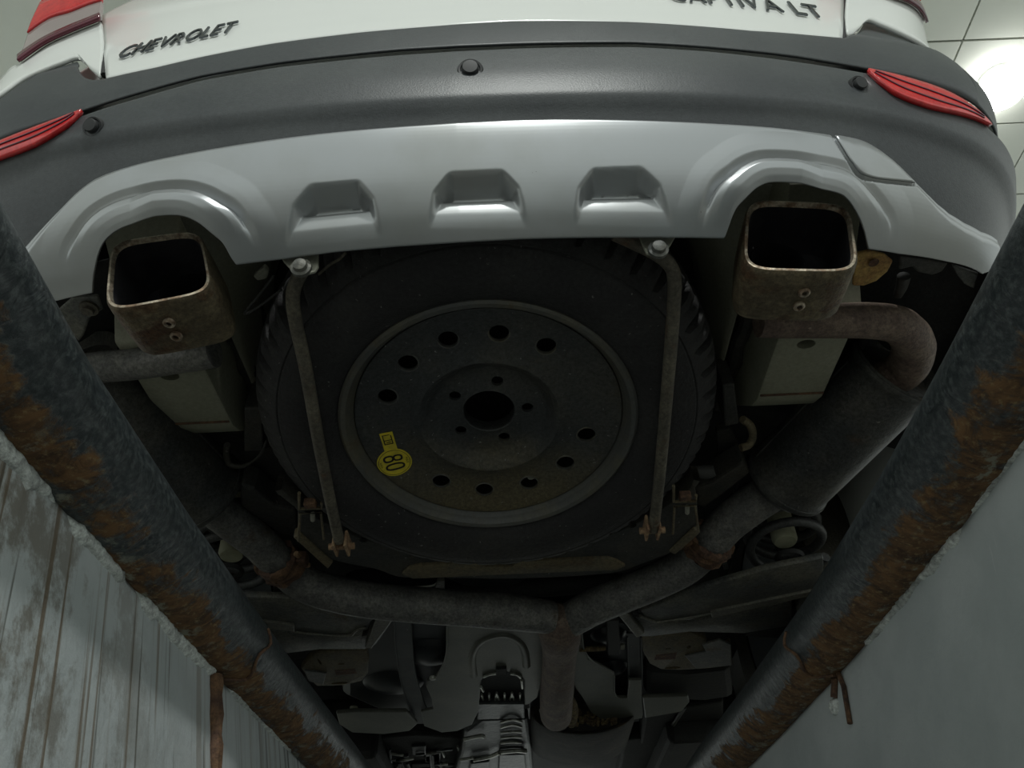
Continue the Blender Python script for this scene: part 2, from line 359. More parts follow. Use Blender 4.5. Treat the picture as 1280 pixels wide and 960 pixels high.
def text_mesh(ch, extr=.05, res=3):
    cu = bpy.data.curves.new('t', 'FONT'); cu.body = ch; cu.extrude = extr; cu.resolution_u = res; cu.offset = 0.0
    o = bpy.data.objects.new('t', cu); COL.objects.link(o); bpy.context.view_layer.update()
    me = bpy.data.meshes.new_from_object(o.evaluated_get(bpy.context.evaluated_depsgraph_get()))
    V = np.array([v.co[:] for v in me.vertices]); Fc = [tuple(p.vertices) for p in me.polygons]
    bpy.data.objects.remove(o); bpy.data.meshes.remove(me); return V, Fc

# ------------------------------------------------------------------ the pit: walls, floor, ceiling
def interp(x, xs, ys): return float(np.interp(x, xs, ys))
LX = lambda y: interp(y, [.2, .275, .443, .693, 1.097, 1.605, 2.2], [.332, .334, .345, .347, .341, .326, .318])/.342*.400
RX = lambda y: interp(y, [.2, .291, .492, .699, 1.007, 1.35, 1.727, 2.3], [.362, .365, .376, .384, .386, .375, .357, .345])/.372*.4426
YS = list(np.linspace(-1.6, 5.2, 230))
def pit_wall(name, side, xf, m):
    tn = math.tan(math.radians(14)); V = []; UV = []
    zs = [-.03, -.035, -.045, -.06, -.08, -.11, -.15, -.2, -.26, -.33, -.42, -.55, -.75, -1.1]
    for y in YS:
        for z in zs:
            x = side*(xf(y)+.010-(-.03-max(z, -.6))*tn); V.append((x, y, z)); UV.append((y, z))
    # back of the wall so that it has a body
    o = mesh(name, V, grid_faces(len(YS), len(zs)), m, None, solid=.10, off=-1. if side < 0 else 1.)
    uvl = o.data.uv_layers.new(name='UVMap')
    for lp in o.data.loops: uvl.data[lp.index].uv = UV[lp.vertex_index]
    o.modifiers['solid'].offset = 1.; o['kind'] = 'structure'
    return o
WL = pit_wall('wall_left', -1, LX, 'wall_l'); WR = pit_wall('wall_right', 1, lambda y: RX(y)+.004, 'wall_r')
for o in (WL, WR):   # make the wall thicken away from the pit
    nx = np.mean([p.normal.x for p in o.data.polygons]); s = -1 if o is WL else 1
    o.modifiers['solid'].offset = 1. if nx*s > 0 else -1.
fl = box('floor', (0, 1.8, -1.14), (2.0, 8, .08), 'concrete'); fl['kind'] = 'structure'
for s, nm in ((-1, 'floor_left'), (1, 'floor_right')):
    o = box(nm, (s*2.53, 1.8, -.075), (4.0, 8, .15), 'concrete'); o['kind'] = 'structure'
CH = 3.0
ce = box('ceiling', (0, 1.2, CH+.06), (9, 9, .06), 'joint'); ce['kind'] = 'structure'
# ceiling tiles: positions from the joints seen at the two upper corners
cA = PZ(1205, 52, CH); cB = PZ(1270, 215, CH); cC = PZ(1230, 157, CH)
tw = .60; ty = abs(cC[1]-cA[1])
me_t = None
for i in range(-12, 5):
    for j in range(-6, 14):
        cx = cA[0]+(i+.5)*tw; cy = cA[1]+(j+.5)*ty
        if abs(cx) > 4.1 or cy < -2.4 or cy > 4.6: continue
        if me_t is None:
            t_ = box('tile', (0, 0, 0), (tw-.010, ty-.010, .02), 'ceiling', ce, bevel=0); me_t = t_.data
        else:
            t_ = bpy.data.objects.new('tile', me_t); COL.objects.link(t_); t_.parent = ce
        t_.location = (cx, cy, CH+.021)
lp = PZ(1252, 110, CH-.05)
lt = thing('ceiling_lamp', 'round white glowing lamp fixed to the tiled ceiling', 'lamp', (lp[0], lp[1], CH))
lathe('base_ring', [(0, .012), (.095, .012), (.098, .006), (.098, -.02), (.085, -.025)], (0, 0, 0), (0, 0, 1), 'white', lt)
lathe('globe', [(.085, -.02), (.11, -.035), (.118, -.055), (.105, -.085), (.07, -.105), (.03, -.113), (0, -.115)], (0, 0, 0), (0, 0, 1), 'lamp', lt)

# rails along both edges of the pit
def rail(side, xf, label):
    off_ = 0 if side < 0 else 7.37
    root = thing('pit_rail', label, 'rail', (0, 0, 0)); V = []; UV = []; n = 40; r = .05
    for i, y in enumerate(YS):
        xc = side*xf(y); rr = r
        for k in range(n+1):
            th = 2*math.pi*k/n       # 0: towards the pit, up ; grows downwards then to the wall
            a = math.radians(135)-th
            V.append((xc+(-side)*math.cos(a)*rr, y, math.sin(a)*rr)); UV.append((y+off_, k/n))
    o = mesh('tube', V, grid_faces(len(YS), n+1), 'rail', root)
    uvl = o.data.uv_layers.new(name='UVMap')
    for lp_ in o.data.loops: uvl.data[lp_.index].uv = UV[lp_.vertex_index]
    return root
RLt = rail(-1, LX, 'dark painted steel pipe over the drip-stained pit wall, rusting underneath')
RRt = rail(1, RX, 'dark painted steel pipe over the clean grey pit wall, with ochre rust patches')
def weld(root, xf, side, y):
    P = []
    for k in range(15):
        a = math.radians(20-k*9); rr = .0515
        P.append((side*xf(y)-side*math.cos(a)*rr, y+.012*math.sin(k*.9)+.01*(k/14), math.sin(a)*rr))
    tube('weld_seam', P, [.0018+.0012*random.random() for _ in P], 'rusty', root, 8)
weld(RLt, LX, -1, PZ(290, 830, -.03)[1]); weld(RRt, RX, 1, PZ(1010, 828, -.03)[1])

# filler along the wall tops
def filler(wall, side, xf, y0, y1, w0, w1, m='caulk', proud=.007, seed=0):
    r = np.random.default_rng(seed); n = max(8, int((y1-y0)/.006)); tn = math.tan(math.radians(14)); V = []; k = 9
    jl = np.convolve(r.normal(0, 1, n+8), np.ones(5)/5, 'same')[4:-4]; ju = np.convolve(r.normal(0, 1, n+8), np.ones(7)/7, 'same')[4:-4]
    for i in range(n):
        y = y0+(y1-y0)*i/(n-1); e = min(1, min(i, n-1-i)/3.)
        zt = -.036; zb = zt-.013-(w0+(w1-w0)*i/(n-1))*(1+.6*jl[i])*(.25+.75*e)
        for j in range(k):
            t = j/(k-1); z = zt+(zb-zt)*t
            p = proud*e*(math.sin(math.pi*min(1, t*.9+.1))**.5)*(1+.12*r.normal()) if 0 < j < k-1 else -.002
            V.append((side*(xf(y)+.010-(-.03-z)*tn-p), y, z))
    return mesh('filler_strip', V, grid_faces(n, k), m, wall, smooth=True, angle=60)
yl = lambda px, py: float(PZ(px, py, -.04)[1])
filler(WL, -1, LX, yl(-40, 470), yl(85, 615), .020, .016, seed=1)
filler(WL, -1, LX, yl(92, 632), yl(152, 716), .014, .012, seed=2)
filler(WL, -1, LX, yl(162, 728), yl(268, 836), .014, .013, seed=3)
filler(WL, -1, LX, yl(280, 850), yl(362, 934), .006, .004, seed=4)
filler(WR, 1, lambda y: RX(y)+.004, yl(1275, 510), yl(1190, 640), .003, .004, seed=5)
filler(WR, 1, lambda y: RX(y)+.004, yl(1180, 650), yl(1060, 800), .008, .006, seed=6)
filler(WR, 1, lambda y: RX(y)+.004, yl(1030, 840), yl(950, 950), .002, .001, m='rusty', proud=.005, seed=7)
# rust run below the joint of the left rail and the broken rusty bracket on the right wall
def wall_pt(side, px, py):
    # pixel on the pit wall plane
    tn = math.tan(math.radians(14)); d = ray(px, py); t = .5
    xf = LX if side < 0 else (lambda y: RX(y)+.004)
    lo, hi = .05, 6.
    for _ in range(60):
        t = (lo+hi)/2; P = CC+d*t
        if side*P[0]-(xf(P[1])+.010-(-.03-P[2])*tn) > 0: hi = t
        else: lo = t
    return P
P = [wall_pt(-1, 266, y)+np.array([.002, 0, 0]) for y in np.linspace(846, 1010, 14)]
tube('rust_run', P, [.011, .012, .010, .011, .012, .010, .009, .011, .010, .009, .008, .009, .008, .007], 'rusty', WL, 8)
for pts, rr in (([(1040, 832), (1047, 850), (1046, 872)], .005), ([(1046, 828), (1058, 858), (1066, 904)], .0035), ([(1030, 836), (1046, 830)], .006)):
    tube('bracket_stub', [wall_pt(1, *q)-np.array([.004, 0, 0]) for q in pts], rr, 'rusty', WR, 8)
for q in ((1045, 884),):
    c = wall_pt(1, *q); lathe('broken_filler', [(0, .010), (.009, .007), (.013, .0), (.013, -.004)], c, (-1, 0, 0), 'caulk', WR, n=9)

# ------------------------------------------------------------------ the car
CAR = thing('car', 'white car with black bumper and silver skid plate over the inspection pit', 'car', (0, 0, 0))
plan_half = [(0, 0), (.15, .002), (.3, .009), (.45, .024), (.55, .042), (.645, .070), (.72, .104), (.775, .148), (.815, .205), (.842, .275), (.856, .365), (.864, .5), (.868, .8), (.87, 1.3)]
plan_up = [(0, 0), (.15, .002), (.3, .008), (.45, .020), (.56, .034), (.67, .050), (.755, .068), (.81, .097), (.845, .138), (.867, .20), (.878, .30), (.885, .5), (.885, .8), (.885, 1.3)]
def full(h): h = np.array(catmull(h, 10)); return np.vstack([h[:0:-1]*np.array([-1, 1]), h])*np.array([.972, 1])+np.array([-.047, 0])
PA, PB = full(plan_half), full(plan_up); PM = (PA+PB)/2
seg = np.r_[0, np.cumsum(np.linalg.norm(np.diff(PM, axis=0), axis=1))]; seg -= seg[len(seg)//2]
def planpt(s, z=.4):
    w = min(1, max(0, (z-.40)/.22)); w = w*w*(3-2*w); e = .012        # the body gets squarer above the skid
    f = lambda q, i: (1-w)*np.interp(q, seg, PA[:, i])+w*np.interp(q, seg, PB[:, i])
    tx = f(s+e, 0)-f(s-e, 0); ty_ = f(s+e, 1)-f(s-e, 1)
    l = math.hypot(tx, ty_); return f(s, 0), f(s, 1), ty_/l, -tx/l     # outward normal
PROF = {
 'skid': [(.20, -.26), (.24, -.19), (.262, -.145), (.279, -.118), (.292, -.094), (.308, -.074), (.335, -.052), (.37, -.032), (.40, -.019), (.43, -.013), (.46, -.012), (.60, -.02)],
 'lower': [(.30, -.10), (.37, -.05), (.40, -.030), (.42, -.017), (.433, -.006), (.445, .0), (.48, .005), (.52, .005), (.56, .003), (.60, .001), (.65, .0), (.9, -.03)],
 'upper': [(.40, -.025), (.54, -.014), (.58, -.011), (.64, -.010), (.685, -.012), (.70, -.016), (.72, -.022), (.76, -.03), (1., -.06)],
 'gate': [(.5, -.05), (.58, -.040), (.61, -.030), (.66, -.025), (.72, -.025), (.76, -.026), (.80, -.027), (.9, -.030), (1.0, -.038), (1.4, -.11)],
 'lamp': [(.5, -.04), (.60, -.032), (.70, -.026), (.78, -.022), (.84, -.010), (.90, .006), (1.0, .026), (1.1, .036), (1.3, .03), (1.4, .02)],
 'liner': [(.2, -.25), (.30, -.13), (.40, -.06), (.5, -.05), (1., -.08)],
}
for k in PROF: PROF[k] = np.array(catmull(PROF[k], 6))
def S(s, z, part, add=0.):
    x, y, nx, ny = planpt(s, z); o = np.interp(z, PROF[part][:, 0], PROF[part][:, 1])+add
    return np.array([x+nx*o, .42+y+ny*o, z])
def Snorm(s, z, part):
    a = S(s+.004, z, part)-S(s-.004, z, part); b = S(s, z+.004, part)-S(s, z-.004, part)
    n = np.cross(a, b); n /= np.linalg.norm(n); x, y, nx, ny = planpt(s, z)
    return n if n[0]*nx+n[1]*ny > 0 else -n
TAB = {}
def table(part):
    if part not in TAB:
        ss = np.linspace(-1.5, 1.5, 301); zz = np.linspace(.215, 1.34, 160); G = np.array([[S(a, z, part) for z in zz] for a in ss])
        n = np.cross(np.gradient(G, axis=0), np.gradient(G, axis=1)); mid = n[150, 80]; n = n if mid[1] < 0 else -n
        d = G-CC; k = d@CF; px = 640+F*(d@CR)/k; py = 480-F*(d@CU)/k; ok = ((CC-G)*n).sum(2) > 0
        TAB[part] = (ss, zz, px, py, ok)
    return TAB[part]
def inv(px, py, part):
    ss, zz, X, Y_, ok = table(part); e2 = (X-px)**2+(Y_-py)**2+np.where(ok, 0, 4e3)
    i, j = np.unravel_index(np.argmin(e2), e2.shape); s, z = float(ss[i]), float(zz[j]); best = (1e9, s, z)
    for _ in range(30):
        q = proj(S(s, z, part)); r = np.array([px, py])-q; er_ = float(r@r)
        if er_ < best[0]: best = (er_, s, z)
        if er_ < 1e-3: break
        e = 1e-4; J = np.column_stack([(proj(S(s+e, z, part))-q)/e, (proj(S(s, z+e, part))-q)/e])
        try: dl = np.linalg.solve(J.T@J+np.eye(2)*1e2, J.T@r)
        except Exception: break
        dl = np.clip(dl, -.01, .01); s += dl[0]; z = min(1.35, max(.21, z+dl[1]))
    if best[0] > 9: print('inv miss', px, py, part, round(best[0]**.5, 1), [round(v, 3) for v in best[1:]])
    return best[1], best[2]
def curve(pts, part): 
    q = [inv(a, b, part) for a, b in pts]
    return np.array(sorted(q))
def body_grid(name, top, bot, part, m, parent, ns=300, nt=24, s0=None, s1=None, rel=None, th=.003, ext=None):
    s0 = max(top[0, 0], bot[0, 0]) if s0 is None else s0; s1 = min(top[-1, 0], bot[-1, 0]) if s1 is None else s1
    V = []
    for s in np.linspace(s0, s1, ns):
        zt = np.interp(s, top[:, 0], top[:, 1]); zb = np.interp(s, bot[:, 0], bot[:, 1])
        for j in range(nt):
            z = zb+(zt-zb)*j/(nt-1); a = rel(s, z) if rel else 0.
            V.append(S(s, z, part, a))
    return mesh(name, V, grid_faces(ns, nt), m, parent, solid=th, off=0, angle=50)

# traced boundaries (pixels) -> positions on the bumper's own surface
C_top_skid = [(25, 307), (50, 280), (75, 255), (100, 232), (130, 215), (200, 196), (320, 175), (450, 160), (640, 148), (790, 148), (940, 155), (1040, 165), (1080, 172), (1115, 192), (1150, 225), (1190, 262), (1252, 297)]
C_bot_skid = [(40, 385), (67, 377), (116, 366), (117.5, 344), (124, 318), (136, 300), (159, 286), (193, 278), (227, 276), (250, 283), (269, 296), (280, 305), (289, 321), (296, 331), (345, 325), (420, 315), (500, 308), (575, 303), (650, 299), (750, 297), (820, 297), (905, 298), (909, 287), (917, 266), (929, 254), (944, 241), (963, 235), (1004, 237), (1040, 243), (1056, 251), (1071, 271), (1080, 290), (1085, 311), (1123, 317), (1184, 327), (1227, 342), (1262, 356)]
C_top_low = [(-60, 205), (0, 180), (110, 141), (180, 120), (250, 100), (350, 83), (500, 68), (640, 60), (790, 58), (890, 64), (1000, 77), (1080, 90), (1140, 103), (1190, 123), (1237, 160)]
C_bot_up = [(-60, 200), (0, 176), (110, 137), (180, 115), (250, 96), (350, 79), (500, 63), (640, 56), (790, 54), (890, 60), (1000, 72), (1080, 86), (1140, 98), (1190, 116), (1237, 152)]
C_top_up = [(-60, 165), (0, 126), (32, 102), (75, 85), (98, 78), (101, 93), (108, 99), (118, 101.5), (131, 100), (194, 86), (250, 73), (340, 56), (450, 42), (640, 28), (790, 29), (940, 40), (1055, 49), (1066, 46), (1074, 40), (1080, 29), (1084, 25), (1105, 27), (1140, 37), (1190, 62), (1212, 90)]
def dens(L, k=4): return [tuple(p) for p in catmull(L, k)]
C_bot_skid = C_bot_skid[:2]+dens(C_bot_skid[2:14])+C_bot_skid[14:21]+dens(C_bot_skid[21:33])+C_bot_skid[33:]
tS = curve(dens(C_top_skid, 3), 'skid'); bS = curve(C_bot_skid, 'skid')
archL = np.array([inv(a, b, 'skid') for a, b in C_bot_skid[2:47]]); archR = np.array([inv(a, b, 'skid') for a, b in C_bot_skid[54:99]])
def seg_dist(p, poly):
    a = poly[:-1]; b = poly[1:]; ab = b-a; t = np.clip(((p-a)*ab).sum(1)/((ab*ab).sum(1)+1e-12), 0, 1); q = a+ab*t[:, None]
    return float(np.sqrt(((p-q)**2).sum(1)).min())
ARCH = [(0, .008), (.004, .0125), (.010, .014), (.018, .0125), (.026, .006), (.0305, -.0045), (.034, -.003), (.040, .003), (.048, .0025), (.066, 0), (9, 0)]
ARCHX = np.array(ARCH)
VENTS = []
for TL, TR, BL, BR in (((374, 233), (461, 225), (356, 312), (480, 297)), ((548, 217), (641, 212), (533, 286), (663, 286)), ((728, 212), (815, 209), (715, 282), (843, 285))):
    VENTS.append([np.array(inv(*q, 'skid')) for q in (TL, TR, BL, BR)])
tc_px = [(1042, 168), (1064, 169), (1086, 175), (1110, 192), (1130, 212), (1146, 229), (1118, 228), (1092, 226), (1076, 220), (1064, 208), (1054, 193)]
Q2 = catmull([inv(a, b, 'skid') for a, b in tc_px], 5, True); Q2A = np.array(Q2+[Q2[0]])
def groove(s, z):
    if not Q2A[:, 0].min()-.01 < s < Q2A[:, 0].max()+.01: return 0.
    return -.006*sm(1-(seg_dist(np.array([s, z]), Q2A)-.001)/.0025)
def sm(x): x = min(1, max(0, x)); return x*x*(3-2*x)
def skid_rel(s, z):
    p = np.array([s, z]); r = 0.
    for A in (archL, archR):
        if A[:, 0].min()-.09 < s < A[:, 0].max()+.09:
            d = seg_dist(p, A); inner = abs(s) < abs(A[:, 0].mean()); r += float(np.interp(d, ARCHX[:, 0], ARCHX[:, 1]))*sm((z-.288)/.03)*(1 if inner else max(.45, 1-1.6*abs(abs(s)-abs(A[:, 0].mean()))/.09))
    for TL, TR, BL, BR in VENTS:
        ztop = np.interp(s, [TL[0], TR[0]], [TL[1], TR[1]]); zbot = np.interp(s, [BL[0], BR[0]], [BL[1], BR[1]])
        v = (ztop-z)/(ztop-zbot)
        if v < -.02 or v > 1: continue
        sl = TL[0]+(BL[0]-TL[0])*max(0, v); sr = TR[0]+(BR[0]-TR[0])*max(0, v)
        e = min(s-sl, sr-s)
        if e < -.002: continue
        rnd = max(0., .022-(ztop-z)*1.2)                # rounded upper corners
        w = sm((e+.001-rnd*.55)/.009)
        dep = float(np.interp(v, [-.02, 0, .05, .10, .30, .34, .42, .75, 1.0], [0, .002, .028, .034, .031, .021, .016, .005, 0]))
        r -= dep*w
    zt = np.interp(s, tS[:, 0], tS[:, 1]); d = zt-z       # chamfer below the top edge
    kq = sm((abs(s)-.38)/.2); r -= (.004+.003*kq)*sm(1-d/(.006+.010*kq))
    zb = np.interp(s, bS[:, 0], bS[:, 1])
    return r
SK = body_grid('skid_plate', tS, bS, 'skid', 'silver', CAR, ns=900, nt=100, rel=lambda s, z: skid_rel(s, z)+groove(s, z), th=.003)
tL = curve(C_top_low, 'lower'); bL = np.column_stack([tS[:, 0], tS[:, 1]-.024])
tL_ext = np.vstack([[-1.35, tL[0, 1]+.02], tL, [1.35, tL[-1, 1]+.02]]); bL_ext = np.vstack([[-1.35, .33], [bL[0, 0]-.06, .34], bL, [bL[-1, 0]+.06, .34], [1.35, .33]])
BL_ = body_grid('lower_bumper', tL_ext, bL_ext, 'lower', 'black_plastic', CAR, ns=360, nt=60, s0=-1.3, s1=1.3, rel=lambda s, z: -.006*sm(1-(np.interp(s, tL_ext[:, 0], tL_ext[:, 1])-z)/.007))
tU = curve(C_top_up, 'upper'); bU = curve(C_bot_up, 'upper')
tU_ext = np.vstack([[-1.35, tU[0, 1]-.02], tU, [1.35, tU[-1, 1]-.02]]); bU_ext = np.vstack([[-1.35, bU[0, 1]+.01], bU, [1.35, bU[-1, 1]+.01]])
UP_ = body_grid('upper_bumper', tU_ext, bU_ext, 'upper', 'black_plastic', CAR, ns=420, nt=18, s0=-1.3, s1=1.3)
# dark backing behind the step between both bumper shells
V = []
for s in np.linspace(-1.3, 1.3, 120):
    zc = np.interp(s, bU_ext[:, 0], bU_ext[:, 1])
    for dz in (-.05, -.02, .02, .05): V.append(S(s, zc+dz, 'upper', -.022))
mesh('bumper_step', V, grid_faces(120, 4), 'black_plastic', CAR, solid=.004)
# tailgate, quarter panels, lights
gL = inv(131, 99, 'gate')[0]; gR = inv(1055, 49, 'gate')[0]
gb = curve([(131, 99), (194, 86), (250, 73), (340, 56), (450, 42), (640, 28), (790, 29), (940, 40), (1055, 49)], 'gate')
gb[:, 1] -= .004
eL = np.array([inv(a, b, 'gate') for a, b in ((131, 99), (128, 70), (127, 45))]); eR = np.array([inv(a, b, 'gate') for a, b in ((1055, 49), (1055.5, 30), (1056, 12))])
def edge_s(E, z):
    k = (E[-1, 0]-E[0, 0])/(E[-1, 1]-E[0, 1]); return E[0, 0]+k*(min(z, .98)-E[0, 1])
V = []; NU_, NV_ = 160, 60
for i in range(NU_):
    u = i/(NU_-1); sb = gL+.002+(gR-gL-.004)*u; zb = np.interp(sb, gb[:, 0], gb[:, 1])
    for j in range(NV_):
        z = zb+(1.32-zb)*j/(NV_-1); a0 = edge_s(eL, z)+.003; a1 = edge_s(eR, z)-.003; V.append(S(a0+(a1-a0)*u, z, 'gate'))
GT = mesh('tailgate', V, grid_faces(NU_, NV_), 'white', CAR, solid=.004, off=0, angle=50)
def panel(name, pts, part, m, parent, add=0., th=.006, n=14, nt=8, top=None):
    A = catmull([inv(a, b, part) for a, b in pts[0]], n); B = catmull([inv(a, b, part) for a, b in pts[1]], n)
    k = 60; A = np.array(A); B = np.array(B)
    def rs(Q):
        L = np.r_[0, np.cumsum(np.linalg.norm(np.diff(Q, axis=0), axis=1))]; t = np.linspace(0, L[-1], k); return np.column_stack([np.interp(t, L, Q[:, 0]), np.interp(t, L, Q[:, 1])])
    A, B = rs(A), rs(B); V = []
    for i in range(k):
        for j in range(nt):
            q = A[i]+(B[i]-A[i])*j/(nt-1); V.append(S(q[0], q[1], part, add))
    return mesh(name, V, grid_faces(k, nt), m, parent, solid=th, off=0, angle=50)
# left corner: white panel between bumper and lamp
q = inv(29, 82, 'gate')
for nm_side in (-1, 1):
    if nm_side < 0:
        low = [(-60, 160), (0, 121), (32, 99), (75, 81), (100, 74), (114, 88), (126, 99)]
        up = [(-50, 130), (10, 92), (29, 80), (60, 58), (90, 44), (112, 35), (127, 29)]
        lens_lo = [(28, 80), (60, 58), (90, 44), (112, 35), (129, 28)]; lens_mid = [(40, 48), (66, 30), (92, 22), (112, 14), (131, 8)]; lens_hi = [(56, 10), (76, 2), (96, -6), (116, -12), (136, -18)]
        lens_t = [(75, -60), (92, -64), (110, -68), (126, -72), (142, -76)]
    else:
        low = [(1058, 46), (1066, 43), (1074, 36), (1084, 27), (1105, 34), (1140, 50), (1172, 66)]
        up = [(1060, -14), (1070, -13), (1085, -10), (1098, -6), (1118, 1), (1143, 13), (1160, 27)]
        lens_lo = [(1060, -14), (1085, -10), (1118, 1), (1143, 13), (1160, 27)]; lens_mid = [(1060, -30), (1085, -28), (1115, -18), (1138, -6), (1150, 2)]; lens_hi = [(1060, -50), (1083, -48), (1110, -40), (1128, -30), (1140, -22)]
        lens_t = [(1058, -110), (1080, -108), (1100, -104), (1112, -98), (1120, -92)]
    panel('quarter_panel', (low, up), 'lamp', 'white', CAR, th=.006)
    ln = panel('tail_light', (lens_lo, lens_mid), 'lamp', 'clear', CAR, add=.006, th=.006)
    panel('lens_edge', ([(a, b+3) for a, b in lens_lo], [(a, b-4) for a, b in lens_lo]), 'lamp', 'red_dark', ln, add=.009, th=.005, nt=3)
    panel('red_lens', (lens_mid, lens_hi), 'lamp', 'red', ln, add=.008, th=.006)
    panel('upper_lens', (lens_hi, lens_t), 'lamp', 'red', ln, add=.006, th=.006)
# shut line beside the tailgate
for E_, sg in ((eL, -1), (eR, 1)):
    tube('shut_line_seal', [S(edge_s(E_, z)+sg*.002, z, 'gate', -.004) for z in np.linspace(.68, 1.3, 24)], .005, 'gap', CAR, 6)
# body shell further up and forward (roof, sides, sills, floor)
sec = [(-.80, .33), (-.84, .55), (-.83, .9), (-.78, 1.02), (-.66, 1.6), (-.5, 1.68), (.5, 1.68), (.66, 1.6), (.78, 1.02), (.83, .9), (.84, .55), (.80, .33)]
V = []
ysec = [(.585, .44), (.74, .74), (.95, .93), (1.4, 1.0), (2.2, 1.), (3.4, 1.), (4.0, .60), (4.9, .45)]
for y, k in ysec:
    for x, z in sec: V.append((x*(.99 if y > .8 else .90)-.035, y, (z if y > .8 else max(z, .80)) if z < .95 else 1.0+(z-1.0)*k))
me_b = mesh('body_shell', V, grid_faces(len(ysec), len(sec)), 'white', CAR, solid=.01)
PANZ = .575
box('floor_pan', (-.022, 2.75, PANZ+.02), (1.62, 4.2, .04), 'under', CAR)
for x in (-.62, .62): box('sill', (x, 3.6, .38), (.26, 2.0, .2), 'under', CAR, bevel=.02)
# wheel-house liners and bumper inside
box('rear_panel', (-.022, .60, .70), (1.45, .05, .26), 'under', CAR)
for sx in (-1, 1):
    V = []
    for y in np.linspace(.66, 1.12, 14):
        for t in np.linspace(0, 1, 8):
            V.append((sx*(.80-.42*t)-.022, y, .36+.14*math.sin(t*1.5)))
    mesh('wheelhouse_liner', V, grid_faces(14, 8), 'under', CAR, solid=.004)

# letters on the tailgate
def lettering(word, p0, p1, hpx, slant=0., space=.16, gapw=.35, wide=1.):
    a = np.array(inv(*p0, 'gate')); b = np.array(inv(*p1, 'gate')); mid = ((p0[0]+p1[0])/2, (p0[1]+p1[1])/2)
    h = inv(mid[0], mid[1]-hpx, 'gate')[1]-inv(mid[0], mid[1], 'gate')[1]
    gl = []; x = 0.
    for ch in word:
        if ch == ' ': x += gapw; continue
        V, Fc = text_mesh(ch, .06); w = V[:, 0].max()-V[:, 0].min(); V[:, 0] -= V[:, 0].min(); V[:, :2] /= .72   # cap height to 1
        w = V[:, 0].max(); gl.append((V, Fc, x)); x += w+space
    tot = x-space; d = b-a
    for V, Fc, x0 in gl:
        P = []
        for v in V:
            u = (x0+v[0]+slant*v[1])/tot
            P.append(S(a[0]+d[0]*u, a[1]+d[1]*u+v[1]*h, 'gate', .0055+v[2]*.022))
        mesh('letter', P, Fc, 'chrome', GT, smooth=False)
lettering('CHEVROLET', (147, 78), (290, 44), 12.5, slant=.15)
lettering('CAPTIVA LT', (838, 4), (1031, 27), 15, gapw=.5)

# sensors
for (px, py, r) in ((588, 89, .0150), (118, 160, .0125), (1072, 108, .0125)):
    s, z = inv(px, py, 'lower'); c = S(s, z, 'lower'); n = Snorm(s, z, 'lower'); n = n+np.array([0, 0, -.45])
    o = lathe('parking_sensor', [(r*1.12, -.004), (r*1.12, .002), (r*1.02, .0045), (r*.86, .004), (r*.80, .0025), (r*.72, .003), (r*.70, .008), (r*.62, .0095), (0, .010)], c, n, 'sensor', BL_, n=32)
# reflectors
def reflector(top, bot, label):
    o = panel('reflector', (top, bot), 'lower', 'red', BL_, add=.005, th=.006, nt=10)
    for k in (.35, .68):
        A = np.array([inv(a, b, 'lower') for a, b in top]); B = np.array([inv(a, b, 'lower') for a, b in bot])
        L = catmull([A[i]+(B[i]-A[i])*k for i in range(len(A))], 6)
        tube('reflector_rib', [S(q[0], q[1], 'lower', .0085) for q in L][2:-2], .0012, 'red_dark', o, 6)
reflector([(106, 143), (80, 153), (40, 168), (0, 184), (-30, 198)], [(104, 146), (84, 164), (50, 186), (0, 206), (-30, 217)], '')
reflector([(1082, 92), (1110, 98), (1140, 106), (1175, 118), (1205, 134), (1232, 158)], [(1083, 95), (1100, 110), (1122, 125), (1160, 139), (1200, 148), (1234, 161)], '')
# tow hook cover on the skid
cs = np.mean(Q2, 0)
V = [S(cs[0], cs[1], 'skid', skid_rel(*cs)+.0012)]; n = len(Q2); Fc = []
rings = [.35, .65, .88, .965]
for rr in rings: 
    for q in Q2:
        w = cs+(q-cs)*rr; V.append(S(w[0], w[1], 'skid', skid_rel(*w)+.0012))
Fc += [(0, 1+i, 1+(i+1) % n) for i in range(n)]
for k in range(len(rings)-1): Fc += [(1+k*n+i, 1+(k+1)*n+i, 1+(k+1)*n+(i+1) % n, 1+k*n+(i+1) % n) for i in range(n)]
tcv = mesh('tow_hook_cover', V, Fc, 'silver', SK, solid=.002)

